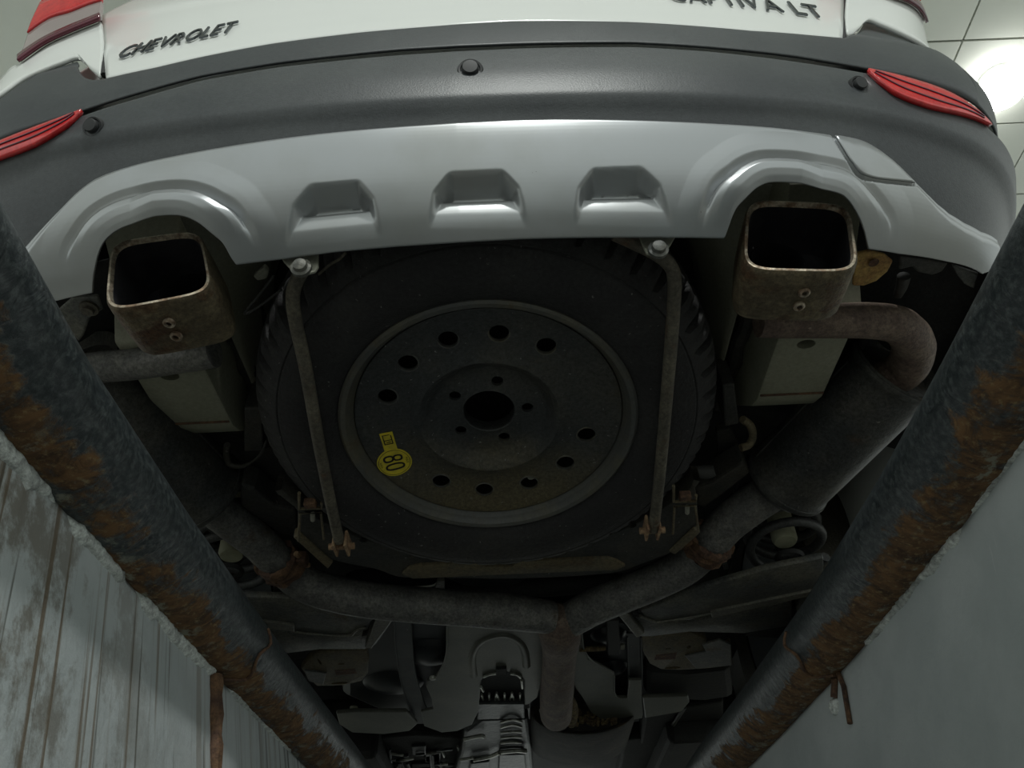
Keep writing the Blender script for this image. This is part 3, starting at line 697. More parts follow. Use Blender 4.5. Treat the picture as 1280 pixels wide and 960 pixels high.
# ------------------------------------------------------------------ exhaust tips
def tip(TL, TR, BR, BL, yo, bx, axis_in, flip):
    top_y, bot_y = yo; c4 = [PY(*TL, top_y), PY(*TR, top_y), PY(*BR, bot_y), PY(*BL, bot_y)]
    def sq(rr, fwd, dz=0., shrink=1.):
        out = []; n = 56
        for k in range(n):
            t = 2*math.pi*k/n; e = 2/5.0
            u = math.copysign(abs(math.cos(t))**e, math.cos(t))*rr; v = math.copysign(abs(math.sin(t))**e, math.sin(t))*rr
            a = (u+1)/2; b = (v+1)/2
            P = (c4[3]*(1-a)+c4[2]*a)*(1-b)+(c4[0]*(1-a)+c4[1]*a)*b
            out.append(P)
        out = np.array(out); cc = out.mean(0); out = cc+(out-cc)*shrink+np.array([bx*fwd/.1, fwd, dz]); return out
    R1 = [sq(1.0, .0), sq(1.035, .004), sq(1.04, .014), sq(1.04, .042, .002), sq(1.03, .078, .004), sq(1.0, .085, .005)]
    R2 = [sq(1.0, .0), sq(.955, -.0005), sq(.93, .006)]
    R3 = [sq(.93, .006), sq(.93, .045, .002), sq(.92, .082, .004)]
    o = mesh('exhaust_tip', np.vstack(R1), grid_faces(len(R1), 56, False, True), 'tip', CAR, angle=60)
    mesh('rolled_lip', np.vstack(R2), grid_faces(3, 56, False, True), 'tip_lip', o, angle=80)
    V = np.vstack(R3+[R3[-1].mean(0)[None]]); Fc = grid_faces(3, 56, False, True)+[(112+k, 112+(k+1) % 56, 168) for k in range(56)]
    mesh('inner_wall', V, Fc, 'soot', o, angle=50)
    # inner pipe mouth on the end wall
    e = R3[-1].mean(0); bl = R3[-1]; xm = e[0]+(-.028 if not flip else .024); zc = e[2]-.018
    V, Fc = lathe_geo([(.033, .0), (.034, -.052), (.032, -.054), (.030, -.050), (.029, -.004), (.0, -.002)], (xm, e[1]-.002, zc), (0, 1, 0), 32)
    mesh('inner_pipe', V, Fc, 'void', o)
    # two rivets below
    for fw in (.032, .055):
        b = (c4[3]+c4[2])/2+np.array([.012 if not flip else 0, fw, -.0045+fw*.03])
        rv = lathe('rivet', [(.0075, .002), (.0072, -.001), (.005, -.0025), (.0035, -.002), (.0032, .0)], b, (0, 0, 1), 'tip_lip', o, n=18)
    return c4, o
cR, tipR = tip((934, 249), (1062, 255), (1074, 340), (929, 337), (.545, .555), .004, None, False)
cL, tipL = tip((139, 302), (250, 287), (266, 364), (131, 390), (.545, .555), .006, None, True)

# tail pipes behind the tips
pxtube('tail_pipe', [(948, 402, .33, 20), (985, 402, .33, 21), (1040, 401, .33, 22), (1090, 401, .33, 23), (1125, 408, .33, 24), (1142, 432, .335, 25), (1132, 460, .34, 25), (1108, 474, .345, 24)], 'exhaust_hot', CAR)
pxtube('tail_pipe', [(268, 440, .33, 20), (225, 447, .33, 20), (170, 455, .33, 20), (120, 460, .33, 20), (85, 470, .335, 22), (60, 500, .34, 22)], 'exhaust', CAR)
# mufflers
def muffler(A, B, zA, zB, rA, rB, m):
    a, b = PZ(*A, zA), PZ(*B, zB); ax = b-a; Ln = np.linalg.norm(ax); ax /= Ln; ra, rb = rA*depth(a)/F, rB*depth(b)/F
    prof = [(0, .006), (ra*.80, .004), (ra*.93, -.006), (ra*1.03, -.010), (ra*1.03, .006), (ra, .010)] + [(ra+(rb-ra)*t, Ln*t) for t in (.1, .3, .5, .7, .9)] + [(rb, Ln-.012), (rb*1.03, Ln-.008), (rb*1.03, Ln+.006), (rb*.97, Ln+.010), (rb*.80, Ln+.024), (rb*.5, Ln+.030), (0, Ln+.031)]
    o = lathe('muffler', prof, a, ax, m, CAR, n=48)
    x, y, n_ = frame(ax)
    view = CC-(a+b)/2; view -= ax*(view@ax); view /= np.linalg.norm(view); sd = np.cross(ax, view)
    if sd[0]*np.sign(a[0]) > 0: sd = -sd
    d = view*.55+sd*.83
    tube('seam', [a+ax*t+d*(ra+(rb-ra)*t/Ln+.0005) for t in np.linspace(.02, Ln-.02, 12)], .0022, m, o, 6)
    for t, r_ in ((.0, ra), (Ln, rb)):
        lathe('end_rim', [(r_*1.01, -.006), (r_*1.05, -.005), (r_*1.06, 0), (r_*1.05, .005), (r_*1.01, .006), (r_*1.01, -.006)], a+ax*t, ax, m, o, n=48)
    return a, b, ra, rb, o
mRa = muffler((1120, 462), (984, 598), .36, .34, 56, 52, 'muffler')
mLa = muffler((95, 462), (243, 614), .36, .34, 60, 60, 'muffler')
# pipes in front: two branches, junction and down pipe, one welded piece
def pipe_geo(pts, n=18, sm_=6):
    Q = [np.append(PZ(a, b, z), r*depth(PZ(a, b, z))/F) for a, b, z, r in pts]; Q = catmull(Q, sm_)
    return tube_geo([q[:3] for q in Q], [q[3] for q in Q], n)
left = [(268, 634, .335, 24), (298, 658, .32, 23), (325, 680, .305, 22), (352, 706, .29, 22), (376, 727, .28, 22), (410, 740, .272, 22), (460, 750, .268, 22), (520, 756, .265, 22), (590, 761, .262, 22), (640, 765, .260, 22), (690, 772, .258, 20)]
right = [(968, 612, .335, 24), (935, 634, .32, 24), (908, 656, .305, 23), (884, 682, .29, 23), (858, 706, .28, 23), (826, 724, .272, 22), (785, 741, .266, 22), (745, 757, .262, 22), (712, 775, .258, 21)]
EX = multi('exhaust_pipe', [pipe_geo(left), pipe_geo(right)], 'exhaust', CAR)
DN = multi('exhaust_junction', [pipe_geo([(693, 766, .261, 14), (698, 776, .255, 25), (700, 790, .252, 27), (700, 812, .25, 22), (698, 840, .25, 21), (696, 868, .252, 21), (695, 893, .26, 20)])], 'exhaust_hot', CAR)
lathe('weld_collar', [(.026, -.006), (.031, 0), (.026, .006)], PZ(714, 770, .262), np.array([.8, -.5, 0]), 'exhaust_hot', EX, n=20)
# clamps on the joints
def clamp(c, z, r, ax_px):
    a, b = PZ(*ax_px[0], z), PZ(*ax_px[1], z); c = PZ(*c, z); ax = (b-a)/np.linalg.norm(b-a); R_ = r*depth(c)/F
    o = lathe('pipe_clamp', [(R_*.95, -.022), (R_*1.16, -.021), (R_*1.22, -.012), (R_*1.12, -.004), (R_*1.26, .002), (R_*1.20, .012), (R_*1.28, .018), (R_*.95, .022)], c, ax, 'rusty', EX, n=26)
    for v_ in o.data.vertices: v_.co += Vector((random.gauss(0, .0022), random.gauss(0, .0022), random.gauss(0, .0022)))
    sd = np.cross(ax, (0, 0, 1)); sd /= np.linalg.norm(sd)
    for s_ in (-1, 1):
        p = c+sd*s_*R_*1.28; V, Fc = box_geo(p, (.022, .03, .026)); mesh('clamp_ear', V, Fc, 'rusty', o, bevel=.006, smooth=False)
        tube('clamp_bolt', [p+ax*-.026, p+ax*.026], .0055, 'bolt_rust', o, 8)
clamp((352, 704), .29, 22, ((325, 680), (376, 727))); clamp((884, 680), .29, 23, ((908, 656), (858, 706)))

# ------------------------------------------------------------------ chassis rails
def chassis_rail(side):
    xi_ = PZ(*((289, 527) if side < 0 else (946, 500)), .345)[0]; x0, x1 = (xi_-.11, xi_) if side < 0 else (xi_, xi_+.11)
    ye = PZ(*((289, 532) if side < 0 else (945, 500)), .345)[1]; z0 = .345
    V = []; prof = [(.58, .46, 0), (.66, .42, 0), (.72, z0, 0), (ye, z0, 0), (ye+.03, z0+.012, 0), (ye+.16, .47, 0)]
    for y, z, _ in prof:
        for x, zz in ((x0, z), (x1, z), (x1+(.012 if side < 0 else 0), .56), (x0-(.012 if side > 0 else 0), .56)):
            V.append((x, y, zz))
    o = mesh('chassis_rail', V, grid_faces(len(prof), 4, False, True)+[(0, 1, 2, 3), tuple(4*(len(prof)-1)+k for k in (3, 2, 1, 0))], 'chassis', CAR, bevel=.004, smooth=False)
    # flange with crumpled sealant along the inner top, seam at the end, drain hole
    xi = x1 if side < 0 else x0; s_ = 1 if side < 0 else -1
    tube('end_seam', [(x0+.003, ye-.012, z0-.0008), (x1-.003, ye-.012, z0-.0008)], .0022, 'rusty', o, 6)
    pts = [(xi+s_*(.014+.006*random.random()), y, .43+.008*random.random()) for y in np.linspace(.80, 1.04, 14)]
    tube('sealant_bead', pts, [.010+.006*random.random() for _ in pts], 'pan', o, 8)
    hp = PZ(*((212, 471) if side < 0 else (1008, 431)), z0-.0012)
    V, Fc = cyl(hp, (0, 0, 1), .012, .16, 20, 1.2, .8); opening(o, [(V, Fc)])
    return o
chassis_rail(-1); chassis_rail(1)
# panel behind the wheel that carries the rear of the spare well (painted like the chassis)
for sx in (-1, 1):
    V = []
    for y, xb, xt in ((.55, .40, .27), (.66, .40, .30), (.78, .402, .36), (.90, .402, .39), (1.05, .402, .396)):
        for t in np.linspace(0, 1, 6): V.append((sx*(xb+(xt-xb)*t)-.03, y, .415+(.55-.415)*(t**1.3)))
    mesh('well_side_panel', V, grid_faces(5, 6), 'chassis', CAR, solid=.003)

# ------------------------------------------------------------------ spare wheel
TILT = math.radians(10); WC = np.array([-.03, .881, .284]); NU = np.array([0, math.sin(TILT), math.cos(TILT)]); YU = np.array([0, math.cos(TILT), -math.sin(TILT)])
SW = thing('spare_wheel', 'dirty black spare wheel with steel rim and yellow speed sticker, slung under the car', 'wheel', WC); SW.rotation_euler = (-TILT, 0, 0)
def PW(px, py, h=0.):
    d = ray(px, py); k = (NU@(WC+NU*h-CC))/(NU@d); q = CC+d*k-WC; return np.array([q[0], q@YU, h])
tprof = [(.213, .03), (.214, .012), (.222, .004), (.233, .001), (.246, -.008), (.262, -.0145), (.280, -.017), (.298, -.0155), (.3105, -.011), (.3125, -.0085), (.3145, -.0095), (.326, -.002), (.336, .008), (.3445, .021), (.3490, .036), (.3515, .050), (.3525, .060), (.3525, .068), (.3530, .085), (.3530, .108), (.3525, .115), (.3515, .13), (.348, .15), (.340, .168), (.32, .186), (.28, .196), (.24, .188), (.214, .165)]
tprof = [(r if r < .26 else .26+(r-.26)*1.15, h) for r, h in tprof]; NA = 288; V = []
def tread_cut(k, j, r, h):
    if not (11 <= j <= 22): return 0.
    if j in (16, 17, 20): pass
    ph_ = (k % 6); big = ph_ == 0
    if j <= 15: return -.0125*min(1, (j-10.2)/2) if big else (-.005 if (ph_ == 3 and j in (12, 13, 14)) else 0)
    if j in (17, 20): return -.007
    return -.006 if (k % 6) == 3 else 0
for k in range(NA):
    a = 2*math.pi*k/NA
    for j, (r, h) in enumerate(tprof):
        sk = a+(.012*(j-11) if j > 11 else 0)*.6; rr = r+tread_cut(k, j, r, h); V.append((rr*math.cos(sk), rr*math.sin(sk), h))
mesh('tyre', V, grid_faces(NA, len(tprof), True, False), 'rubber', SW, angle=28)
lathe('rim_flange', [(.2135, .03), (.216, .006), (.222, -.003), (.2285, -.0045), (.2325, -.0015), (.2335, .004), (.231, .006), (.226, .002), (.2185, .004), (.212, .014), (.2085, .034), (.2085, .15)], (0, 0, 0), (0, 0, 1), 'rim_lip', SW, n=96)
dprof = [(.2115, .020), (.2095, .0150), (.204, .0150), (.195, .0170), (.18, .0205), (.16, .0230), (.14, .0235), (.126, .0225), (.117, .0195), (.112, .0185), (.1075, .0205), (.101, .028), (.094, .036), (.087, .040), (.078, .0405), (.046, .0405), (.0425, .039), (.0408, .0405), (.0408, .056)]
V, Fc = lathe_geo(dprof, (0, 0, 0), (0, 0, 1), 120); nb = len(V); nd = len(dprof)
V += [np.array(v)+np.array([0, 0, .006]) for v in V]; F2 = list(Fc)+[tuple(nb+i for i in reversed(f)) for f in Fc]
for k in range(120):
    k2 = (k+1) % 120
    for e in (0, nd-1): F2.append((k*nd+e, k2*nd+e, nb+k2*nd+e, nb+k*nd+e))
disc = mesh('wheel_disc', V, F2, 'rim', SW, angle=30)
cutters = []
for a in (-161, -135, -108.6, -82, -56, 16.2, 41, 68, 95.8, 123): 
    c = (.163*math.cos(math.radians(a)), .163*math.sin(math.radians(a)), .026); V, Fc = cyl(c, (0, 0, 1), .0148, .05, 28); cutters.append(mesh('c', V, Fc, None))
for k in range(5):
    a = math.radians(-3+72*k); V, Fc = cyl((.062*math.cos(a), .062*math.sin(a), .043), (0, 0, 1), .0094, .05, 20); cutters.append(mesh('c', V, Fc, None))
for c in cutters: c.matrix_world = Matrix.Identity(4)
disc.parent = None; cut(disc, cutters); disc.parent = SW
disc.data.polygons.foreach_set('use_smooth', [True]*len(disc.data.polygons)); disc.data.set_sharp_from_angle(angle=math.radians(30))
for a in (-161, -135, -108.6, -82, -56, 16.2, 41, 68, 95.8, 123):     # rolled collars round the vent holes
    c = (.163*math.cos(math.radians(a)), .163*math.sin(math.radians(a)), .0235)
    lathe('hole_collar', [(.0145, .003), (.0148, -.0012), (.0165, -.0014), (.0175, .0006)], c, (0, 0, 1), 'rim_lip', disc, n=24)
# something pale behind one hole: the bolt of the carrier
lathe('carrier_bolt', [(0, -.012), (.006, -.012), (.007, -.002), (.012, 0), (.012, .006)], (.065, .151, .048), (0, 0, 1), 'bracket', SW, n=12)
# dark barrel floor behind the disc
lathe('barrel', [(.2085, .15), (.18, .152), (.10, .155), (0, .155)], (0, 0, 0), (0, 0, 1), 'under', SW, n=48)
# sticker
sc0 = PW(490, 577, .0225); tagc = PW(482, 552, .0225); sc0 = sc0*np.array([.97, .97, 1]); tagc = tagc*np.array([.97, .97, 1]); up_ = np.array([1., 0, 0]); dn = sc0-tagc; dn[2] = 0; dn /= np.linalg.norm(dn); sd = np.array([dn[1], -dn[0], 0])
if sd[0] < 0: sd = -sd
SR = .0285
circ = lambda r, n=48: [sc0+r*(math.cos(2*math.pi*k/n)*sd+math.sin(2*math.pi*k/n)*dn) for k in range(n)]
tagw = .0105; t0 = -.064
def hs_(p): return float(np.interp(-math.hypot(p[0], p[1]), [-r for r, h in dprof], [h for r, h in dprof]))-.0016
V = [(sc0[0], sc0[1], hs_(sc0))]; Fc = []; n = 48
for rr in (.25, .5, .75, 1.):
    for k in range(n):
        q = sc0+SR*rr*(math.cos(2*math.pi*k/n)*sd+math.sin(2*math.pi*k/n)*dn); V.append((q[0], q[1], hs_(q)))
Fc += [(0, 1+k, 1+(k+1) % n) for k in range(n)]
for j in range(3): Fc += [(1+j*n+k, 1+(j+1)*n+k, 1+(j+1)*n+(k+1) % n, 1+j*n+(k+1) % n) for k in range(n)]
b0 = len(V)
for t in np.linspace(t0, -SR*.9, 10):
    for w in (-1, 0, 1):
        q = sc0+w*tagw*sd+t*dn; V.append((q[0], q[1], hs_(q)))
Fc += grid_faces(10, 3, base=b0)
stk = mesh('speed_sticker', V, Fc, 'yellow', SW, smooth=False)
V = []; n = 60
for k in range(n):
    for r in (.0250, .0258): q = sc0+r*(math.cos(2*math.pi*k/n)*sd+math.sin(2*math.pi*k/n)*dn); V.append((q[0], q[1], hs_(q)-.0008))
mesh('sticker_ring', V, grid_faces(n, 2, True, False), 'ink', stk)
def sticker_text(t, centre, size, xdir, ydir, bold=0.):
    V, Fc = text_mesh(t, 0.0); V = V.copy(); V[:, 0] -= (V[:, 0].max()+V[:, 0].min())/2; V[:, 1] -= (V[:, 1].max()+V[:, 1].min())/2
    P = [centre+(v[0]*xdir+v[1]*ydir)*size for v in V]; P = [(q[0], q[1], hs_(q)-.0010) for q in P]; mesh('sticker_print', P, Fc, 'ink', stk, smooth=False)
def digit_ring(c, a, b, w, name='sticker_digit'):
    V = []; n = 40
    for k in range(n):
        t = 2*math.pi*k/n
        for q in (0, 1):
            aa, bb = (a, b) if q == 0 else (a-w, b-w); e = .8
            x = math.copysign(abs(math.cos(t))**e, math.cos(t)); y = math.copysign(abs(math.sin(t))**e, math.sin(t))
            q_ = c+aa*x*sd+bb*y*dn; V.append((q_[0], q_[1], hs_(q_)-.0010))
    mesh(name, V, grid_faces(n, 2, True, False), 'ink', stk)
o8 = sc0-.0088*dn
digit_ring(o8-.0078*sd, .0088, .0072, .0033); digit_ring(o8+.0072*sd, .0082, .0068, .0032)
digit_ring(sc0+.0085*dn, .0160, .0074, .0034)
sticker_text('MAX', sc0+.0208*sd, .0062, dn, sd); sticker_text('km/h', sc0-.0208*sd, .0056, dn, sd)
# small wheel picture on the tag: outline and bar
tcn = sc0-.048*dn
for a, b in (((-.0065, -.011), (-.0065, .008)), ((.0065, -.009), (.0065, .008)), ((-.0065, -.011), (.004, -.011)), ((-.0065, .008), (.0065, .008)), ((-.0065, .0), (.0065, .0)), ((-.002, .004), (.003, .004))):
    p, q = tcn+a[0]*sd+a[1]*dn, tcn+b[0]*sd+b[1]*dn; d = (q-p)/np.linalg.norm(q-p); nn = np.array([-d[1], d[0], 0])*.0008
    mesh('tag_line', [(x[0], x[1], hs_(x)-.0009) for x in (p+nn-d*.0008, q+nn+d*.0008, q-nn+d*.0008, p-nn-d*.0008)], [(0, 1, 2, 3)], 'ink', stk, smooth=False)

# ------------------------------------------------------------------ carrier rods and their brackets
def PWw(px, py, h):
    q = PW(px, py, h); return WC+np.array([q[0], 0, 0])+YU*q[1]+NU*h
def rod(pts, r=.0092):
    Q = catmull([PWw(a, b, h) for a, b, h in pts], 8); return tube('carrier_rod', Q, r, 'rod', CAR, 12), Q
r1, q1 = rod([(378, 338, -.022), (369, 356, -.028), (366, 375, -.032), (370, 405, -.034), (382, 460, -.036), (397, 545, -.036), (412, 622, -.034), (424, 676, -.030)])
r2, q2 = rod([(768, 292, -.018), (792, 303, -.022), (818, 316, -.028), (836, 330, -.032), (843, 350, -.034), (841, 400, -.036), (833, 500, -.036), (825, 590, -.036), (819, 645, -.034), (817, 662, -.030)])
for rd, c, h in ((r1, (426, 680), -.030), (r2, (816, 660), -.030)):
    p = PWw(*c, h)
    for dx in (-.010, .010): box('clevis_plate', p+np.array([dx, .006, .004]), (.005, .040, .030), 'bolt_rust', rd, bevel=.002)
    tube('clevis_pin', [p+np.array([-.022, .008, 0]), p+np.array([.022, .008, 0])], .006, 'bolt_rust', rd, 10)
def bracket(outline, bolt, y):
    P = [PY(a, b, y) for a, b in outline]; V, Fc = prism_geo(P, (0, .004, 0)); o = mesh('carrier_bracket', V, Fc, 'bracket', CAR, smooth=False, bevel=.0015)
    c = PY(*bolt, y-.004); lathe('bolt_head', [(.0125, .004), (.0125, -.001), (.009, -.002), (.008, -.007), (.006, -.008), (0, -.008)], c, (0, 1, .25), 'arm', o, n=20)
bracket([(350, 318), (398, 312), (398, 333), (394, 339), (378, 343), (366, 339), (354, 326)], (376, 334), .545)
bracket([(798, 292), (846, 292), (838, 306), (831, 315), (822, 319), (808, 316), (803, 306)], (823, 311), .545)
# thin wires beside the left bracket
pxtube('cable', [(342, 345, .33, 1.6), (326, 366, .34, 1.6), (306, 391, .35, 1.6), (318, 387, .35, 1.6), (352, 362, .34, 1.6)], 'hanger', CAR, n=8)
pxtube('cable', [(398, 343, .33, 1.8), (412, 331, .33, 1.8), (424, 324, .33, 1.8), (432, 316, .33, 1.8)], 'rod', CAR, n=8)
plate('wiring_clip', [(316, 346), (330, 334), (336, 340), (334, 349), (322, 352)], .36, .01, 'bracket', CAR)
# yellow-brown bracket and fixings by the right tip, bolt bracket by the left tip
o = plate('hanger_bracket', [(1068, 318), (1086, 314), (1106, 318), (1117, 327), (1110, 340), (1096, 352), (1080, 358), (1066, 358)], .335, .006, 'ochre', CAR)
lathe('bracket_hole', [(.007, -.001), (.0035, -.0015), (0, .0)], PZ(1092, 328, .333), (0, 0, 1), 'rusty', o, n=16)
plate('bumper_clip', [(1124, 320), (1150, 323), (1186, 329), (1178, 340), (1165, 345), (1148, 341), (1140, 334), (1124, 338)], .36, .006, 'pan', CAR)
plate('bumper_clip', [(1190, 331), (1224, 342), (1218, 362), (1206, 356), (1196, 344)], .365, .006, 'arm', CAR)
pxtube('mud_flap_edge', [(1130, 345, .36, 8), (1127, 358, .36, 7), (1122, 370, .36, 5)], 'pan', CAR, n=10)
o = plate('hanger_bracket', [(72, 388), (90, 372), (122, 370), (128, 388), (112, 398), (104, 420), (98, 428), (88, 414)], .335, .006, 'arm', CAR)
lathe('bolt_head', [(.0125, .003), (.0125, -.001), (.008, -.002), (.0075, -.007), (0, -.007)], PZ(111, 386, .332), (0, 0, 1), 'rod', o, n=16)
# ------------------------------------------------------------------ front crossmember of the spare well
CRZ = .262
front = np.array(catmull([PZ(a, b, CRZ) for a, b in ((384, 604), (372, 640), (378, 672), (400, 694), (430, 704), (470, 712), (500, 722), (540, 722), (620, 724), (700, 722), (770, 716), (800, 706), (845, 688), (868, 664), (872, 640), (868, 600))], 4))
inner = []; outer = []
for P in front:
    d = P[:2]-WC[:2]; r_ = np.linalg.norm(d); d /= r_; ri = min(.374, r_-.008) if r_ > .36 else r_-.004
    inner.append((WC[0]+d[0]*max(ri, .366), WC[1]+d[1]*max(ri, .366), CRZ)); ro_ = max(r_, .380); outer.append((WC[0]+d[0]*ro_, WC[1]+d[1]*ro_, CRZ))
n = len(front); V = [p for q in zip(inner, outer) for p in q]; V = V+[(x, y, z+.03) for x, y, z in V]
Fc = []
for i in range(n-1):
    a0, b0, a1, b1 = 2*i, 2*i+1, 2*i+2, 2*i+3; m_ = 2*n
    Fc += [(a0, b0, b1, a1), (m_+a0, m_+a1, m_+b1, m_+b0), (b0, m_+b0, m_+b1, b1), (a0, a1, m_+a1, m_+a0)]
CM = mesh('crossmember', V, Fc, 'pan', CAR, smooth=False, bevel=.003)
P = [PZ(a, b, CRZ-.006) for a, b in ((502, 718), (512, 710), (524, 707), (600, 703.5), (606, 709), (640, 709), (646, 702.5), (760, 698), (772, 702), (782, 708), (770, 713), (620, 719), (516, 724))]
V, Fc = prism_geo(P, (0, 0, .012)); lip_ = mesh('crossmember_lip', V, Fc, 'plate_brown', CM, smooth=False, bevel=.002); opening(lip_, [pxcut([(607, 700), (642, 698), (642, 707), (607, 708)], CRZ-.006)])
opening(CM, [cyl(PZ(*q, CRZ), (0, 0, 1), .0085, .1, 18) for q in ((455, 675), (790, 657))])
for pts in ([(366, 672), (376, 668), (416, 704), (410, 712)], [(868, 660), (874, 668), (844, 694), (836, 690)]):
    plate('side_flange', pts, CRZ-.004, .02, 'plate_brown', CM)
# small U brackets with a bolt beside the rods
for sx, c, k in ((-1, (388, 634), 1), (1, (856, 625), -1)):
    V = []
    ax_ = lambda a, b: PZ(c[0]+a, c[1]+b, CRZ-.012)
    o = tube('latch_bracket', [ax_(-14, -18), ax_(-14, 2), ax_(14, 1), ax_(14, -6)], .0028, 'plate_brown', CAR, 8)
    tube('latch_leg', [ax_(-15, 42), ax_(-13, 8), ax_(13, 7), ax_(17, 40)], .0024, 'plate_brown', o, 8)
    box('latch_block', ax_(0, -5), (.020, .014, .014), 'rusty', o); tube('latch_bolt', [ax_(3, 8), ax_(3, 16)], .0042, 'bracket', o, 8)
# rubber buffers and hooks at both flanks of the wheel
for a in ([(348, 612, .30, 7), (356, 611, .30, 8.5), (372, 612, .30, 8)], [(868, 590, .30, 8), (884, 590, .30, 8.5), (893, 588, .30, 7)]):
    pxtube('rubber_buffer', a, 'hanger', CAR, n=12)
pxtube('tie_hook', [(284, 556, .36, 4), (283, 568, .36, 4), (287, 580, .355, 4), (300, 583, .35, 3), (314, 578, .345, 1.8), (326, 567, .34, 1.5), (333, 551, .34, 1.4)], 'pan', CAR, n=10)
pxtube('tie_hook', [(928, 524, .36, 5), (938, 532, .36, 5), (941, 545, .36, 5), (936, 556, .355, 5), (926, 560, .35, 5)], 'plate_brown', CAR, n=10)
plate('side_block', [(305, 510), (327, 510), (329, 563), (305, 565)], .36, .06, 'pan', CAR)
plate('side_block', [(903, 482), (918, 480), (924, 530), (906, 534)], .36, .06, 'pan', CAR)
plate('side_web', [(300, 566), (340, 560), (372, 600), (360, 606), (316, 606)], .40, .02, 'pan', CAR)
plate('side_web', [(896, 540), (914, 536), (930, 570), (918, 592), (900, 596)], .40, .02, 'pan', CAR)
# brown frame member from the wheel flank to the crossmember on both sides
plate('frame_member', [(300, 606), (318, 612), (345, 634), (370, 638), (370, 672), (350, 668), (322, 650), (300, 632)], .335, .05, 'pan', CAR, bevel=.006)
plate('frame_member', [(930, 578), (938, 592), (905, 618), (880, 636), (872, 632), (868, 612), (890, 604)], .335, .05, 'pan', CAR, bevel=.006)
# ------------------------------------------------------------------ rear suspension
def arm(main, lower, edge, z):
    o = plate('control_arm', main, z, .016, 'arm', CAR, bevel=.005)
    plate('arm_flange', lower, z+.010, .014, 'arm', o, bevel=.003)
    pxtube('arm_edge', [(a, b, z-.001, 1.8) for a, b in edge], 'arm_edge', o, n=8, sm=3)
    return o
aL = arm([(300, 746), (352, 748), (400, 752), (452, 764), (470, 772), (455, 786), (438, 792), (412, 794), (370, 789), (330, 782), (300, 776)],
         [(300, 790), (345, 789), (412, 796), (438, 794), (466, 776), (490, 778), (470, 806), (456, 812), (400, 812), (350, 818), (315, 812)],
         [(322, 776), (368, 787), (370, 790), (432, 795), (446, 787), (458, 785)], .262)
aR = arm([(800, 764), (850, 745), (905, 728), (960, 712), (1030, 698), (1030, 742), (985, 752), (900, 764), (862, 776), (822, 777), (806, 772)],
         [(772, 764), (800, 772), (822, 779), (862, 778), (990, 752), (990, 782), (930, 792), (860, 790), (815, 796), (796, 796)],
         [(800, 770), (816, 776), (828, 777), (888, 767), (940, 753), (1010, 741)], .262)
for o, pts in ((aL, [(456, 778), (466, 778), (458, 796), (452, 798)]), (aR, [(786, 776), (794, 776), (804, 786), (798, 788)])):
    for part_ in [o]+[c for c in o.children if c.name.startswith('arm_flange')]: opening(part_, [pxcut(pts, .268)])
for pts in ([(470, 772), (490, 777), (464, 812), (456, 810)], [(768, 764), (780, 762), (806, 792), (796, 798)]):
    plate('arm_end_flange', pts, .258, .02, 'arm_edge', aL if pts[0][0] < 600 else aR, bevel=.003)
plate('arm_rib', [(888, 766), (1020, 738), (1020, 744), (890, 773)], .256, .008, 'arm_edge', aR, bevel=.002)
plate('arm_rib', [(318, 776), (368, 782), (368, 790), (318, 784)], .256, .008, 'arm_edge', aL, bevel=.002)
# trailing link plates with a stamped code block and holes
def link_plate(outline, holes, patch, fl):
    o = plate('link_plate', outline, .275, .02, 'plate_brown', CAR, bevel=.004)
    G_ = []
    for (a, b, w, h_) in holes:
        c = PZ(a, b, .285); k = depth(c)/F; V, Fc = cyl(c, (0, 0, 1), 1., .09, 18); G_.append(([c+(v-c)*np.array([w*k, h_*k*1.6, 1]) for v in V], Fc))
    opening(o, G_)
    plate('stamped_patch', patch, .2745, .001, 'rusty', o, bevel=0)
    plate('plate_step', fl, .271, .006, 'arm', o, bevel=.002)
link_plate([(396, 816), (440, 812), (458, 812), (461, 826), (460, 842), (452, 852), (430, 857), (396, 858), (384, 846), (376, 836), (384, 826)], [(427, 825, 4, 1.3), (425, 849, 10, 2.2), (400, 822, 1.5, 6)], [(418, 838), (444, 836), (446, 842), (420, 844)], [(380, 838), (408, 842), (404, 856), (386, 852)])
link_plate([(802, 794), (830, 790), (858, 788), (884, 800), (880, 814), (902, 812), (914, 806), (916, 832), (884, 836), (850, 838), (826, 837), (812, 830), (804, 816)], [(834, 806, 4, 1.3), (840, 830, 10, 2.4), (860, 804, 2.5, 3)], [(820, 819), (846, 816), (844, 824), (818, 825)], [(856, 820), (882, 815), (878, 806), (900, 800), (914, 806), (914, 832), (870, 836)])
plate('lower_link', [(806, 836), (860, 840), (914, 834), (918, 872), (880, 878), (830, 876), (806, 870)], .33, .05, 'under', CAR, bevel=.02)
plate('lower_link', [(990, 760), (1025, 752), (1025, 790), (985, 800), (930, 796), (945, 780)], .30, .03, 'under', CAR, bevel=.006)
# coil springs with cream bump stops
def spring(c, zc, R_, turns, px_r):
    p = PZ(*c, zc); kk = depth(p)/F; ax = np.array([.10*np.sign(p[0]), .10, 1.]); ax /= np.linalg.norm(ax); x, y, a = frame(ax, (0, 1, 0)); V = []
    n = int(turns*26); H_ = .20
    Q = [p+x*math.cos(t)*R_+y*math.sin(t)*R_+a*(H_*(t/(2*math.pi*turns))) for t in np.linspace(0, 2*math.pi*turns, n)]
    o = tube('coil_spring', Q, px_r*kk, 'spring', CAR, 12)
    lathe('bump_stop', [(0, .0), (.022, .002), (.026, .01), (.026, .10), (.030, .105), (.030, .16)], p+a*.03, a, 'cream', o, n=24)
    lathe('spring_seat', [(.026, -.012), (.030, -.004), (.02, -.002)], p, a, 'under', o, n=32)
spring((986, 694), .29, .074, 5.0, 6.0); spring((286, 712), .29, .074, 5.0, 6.0)
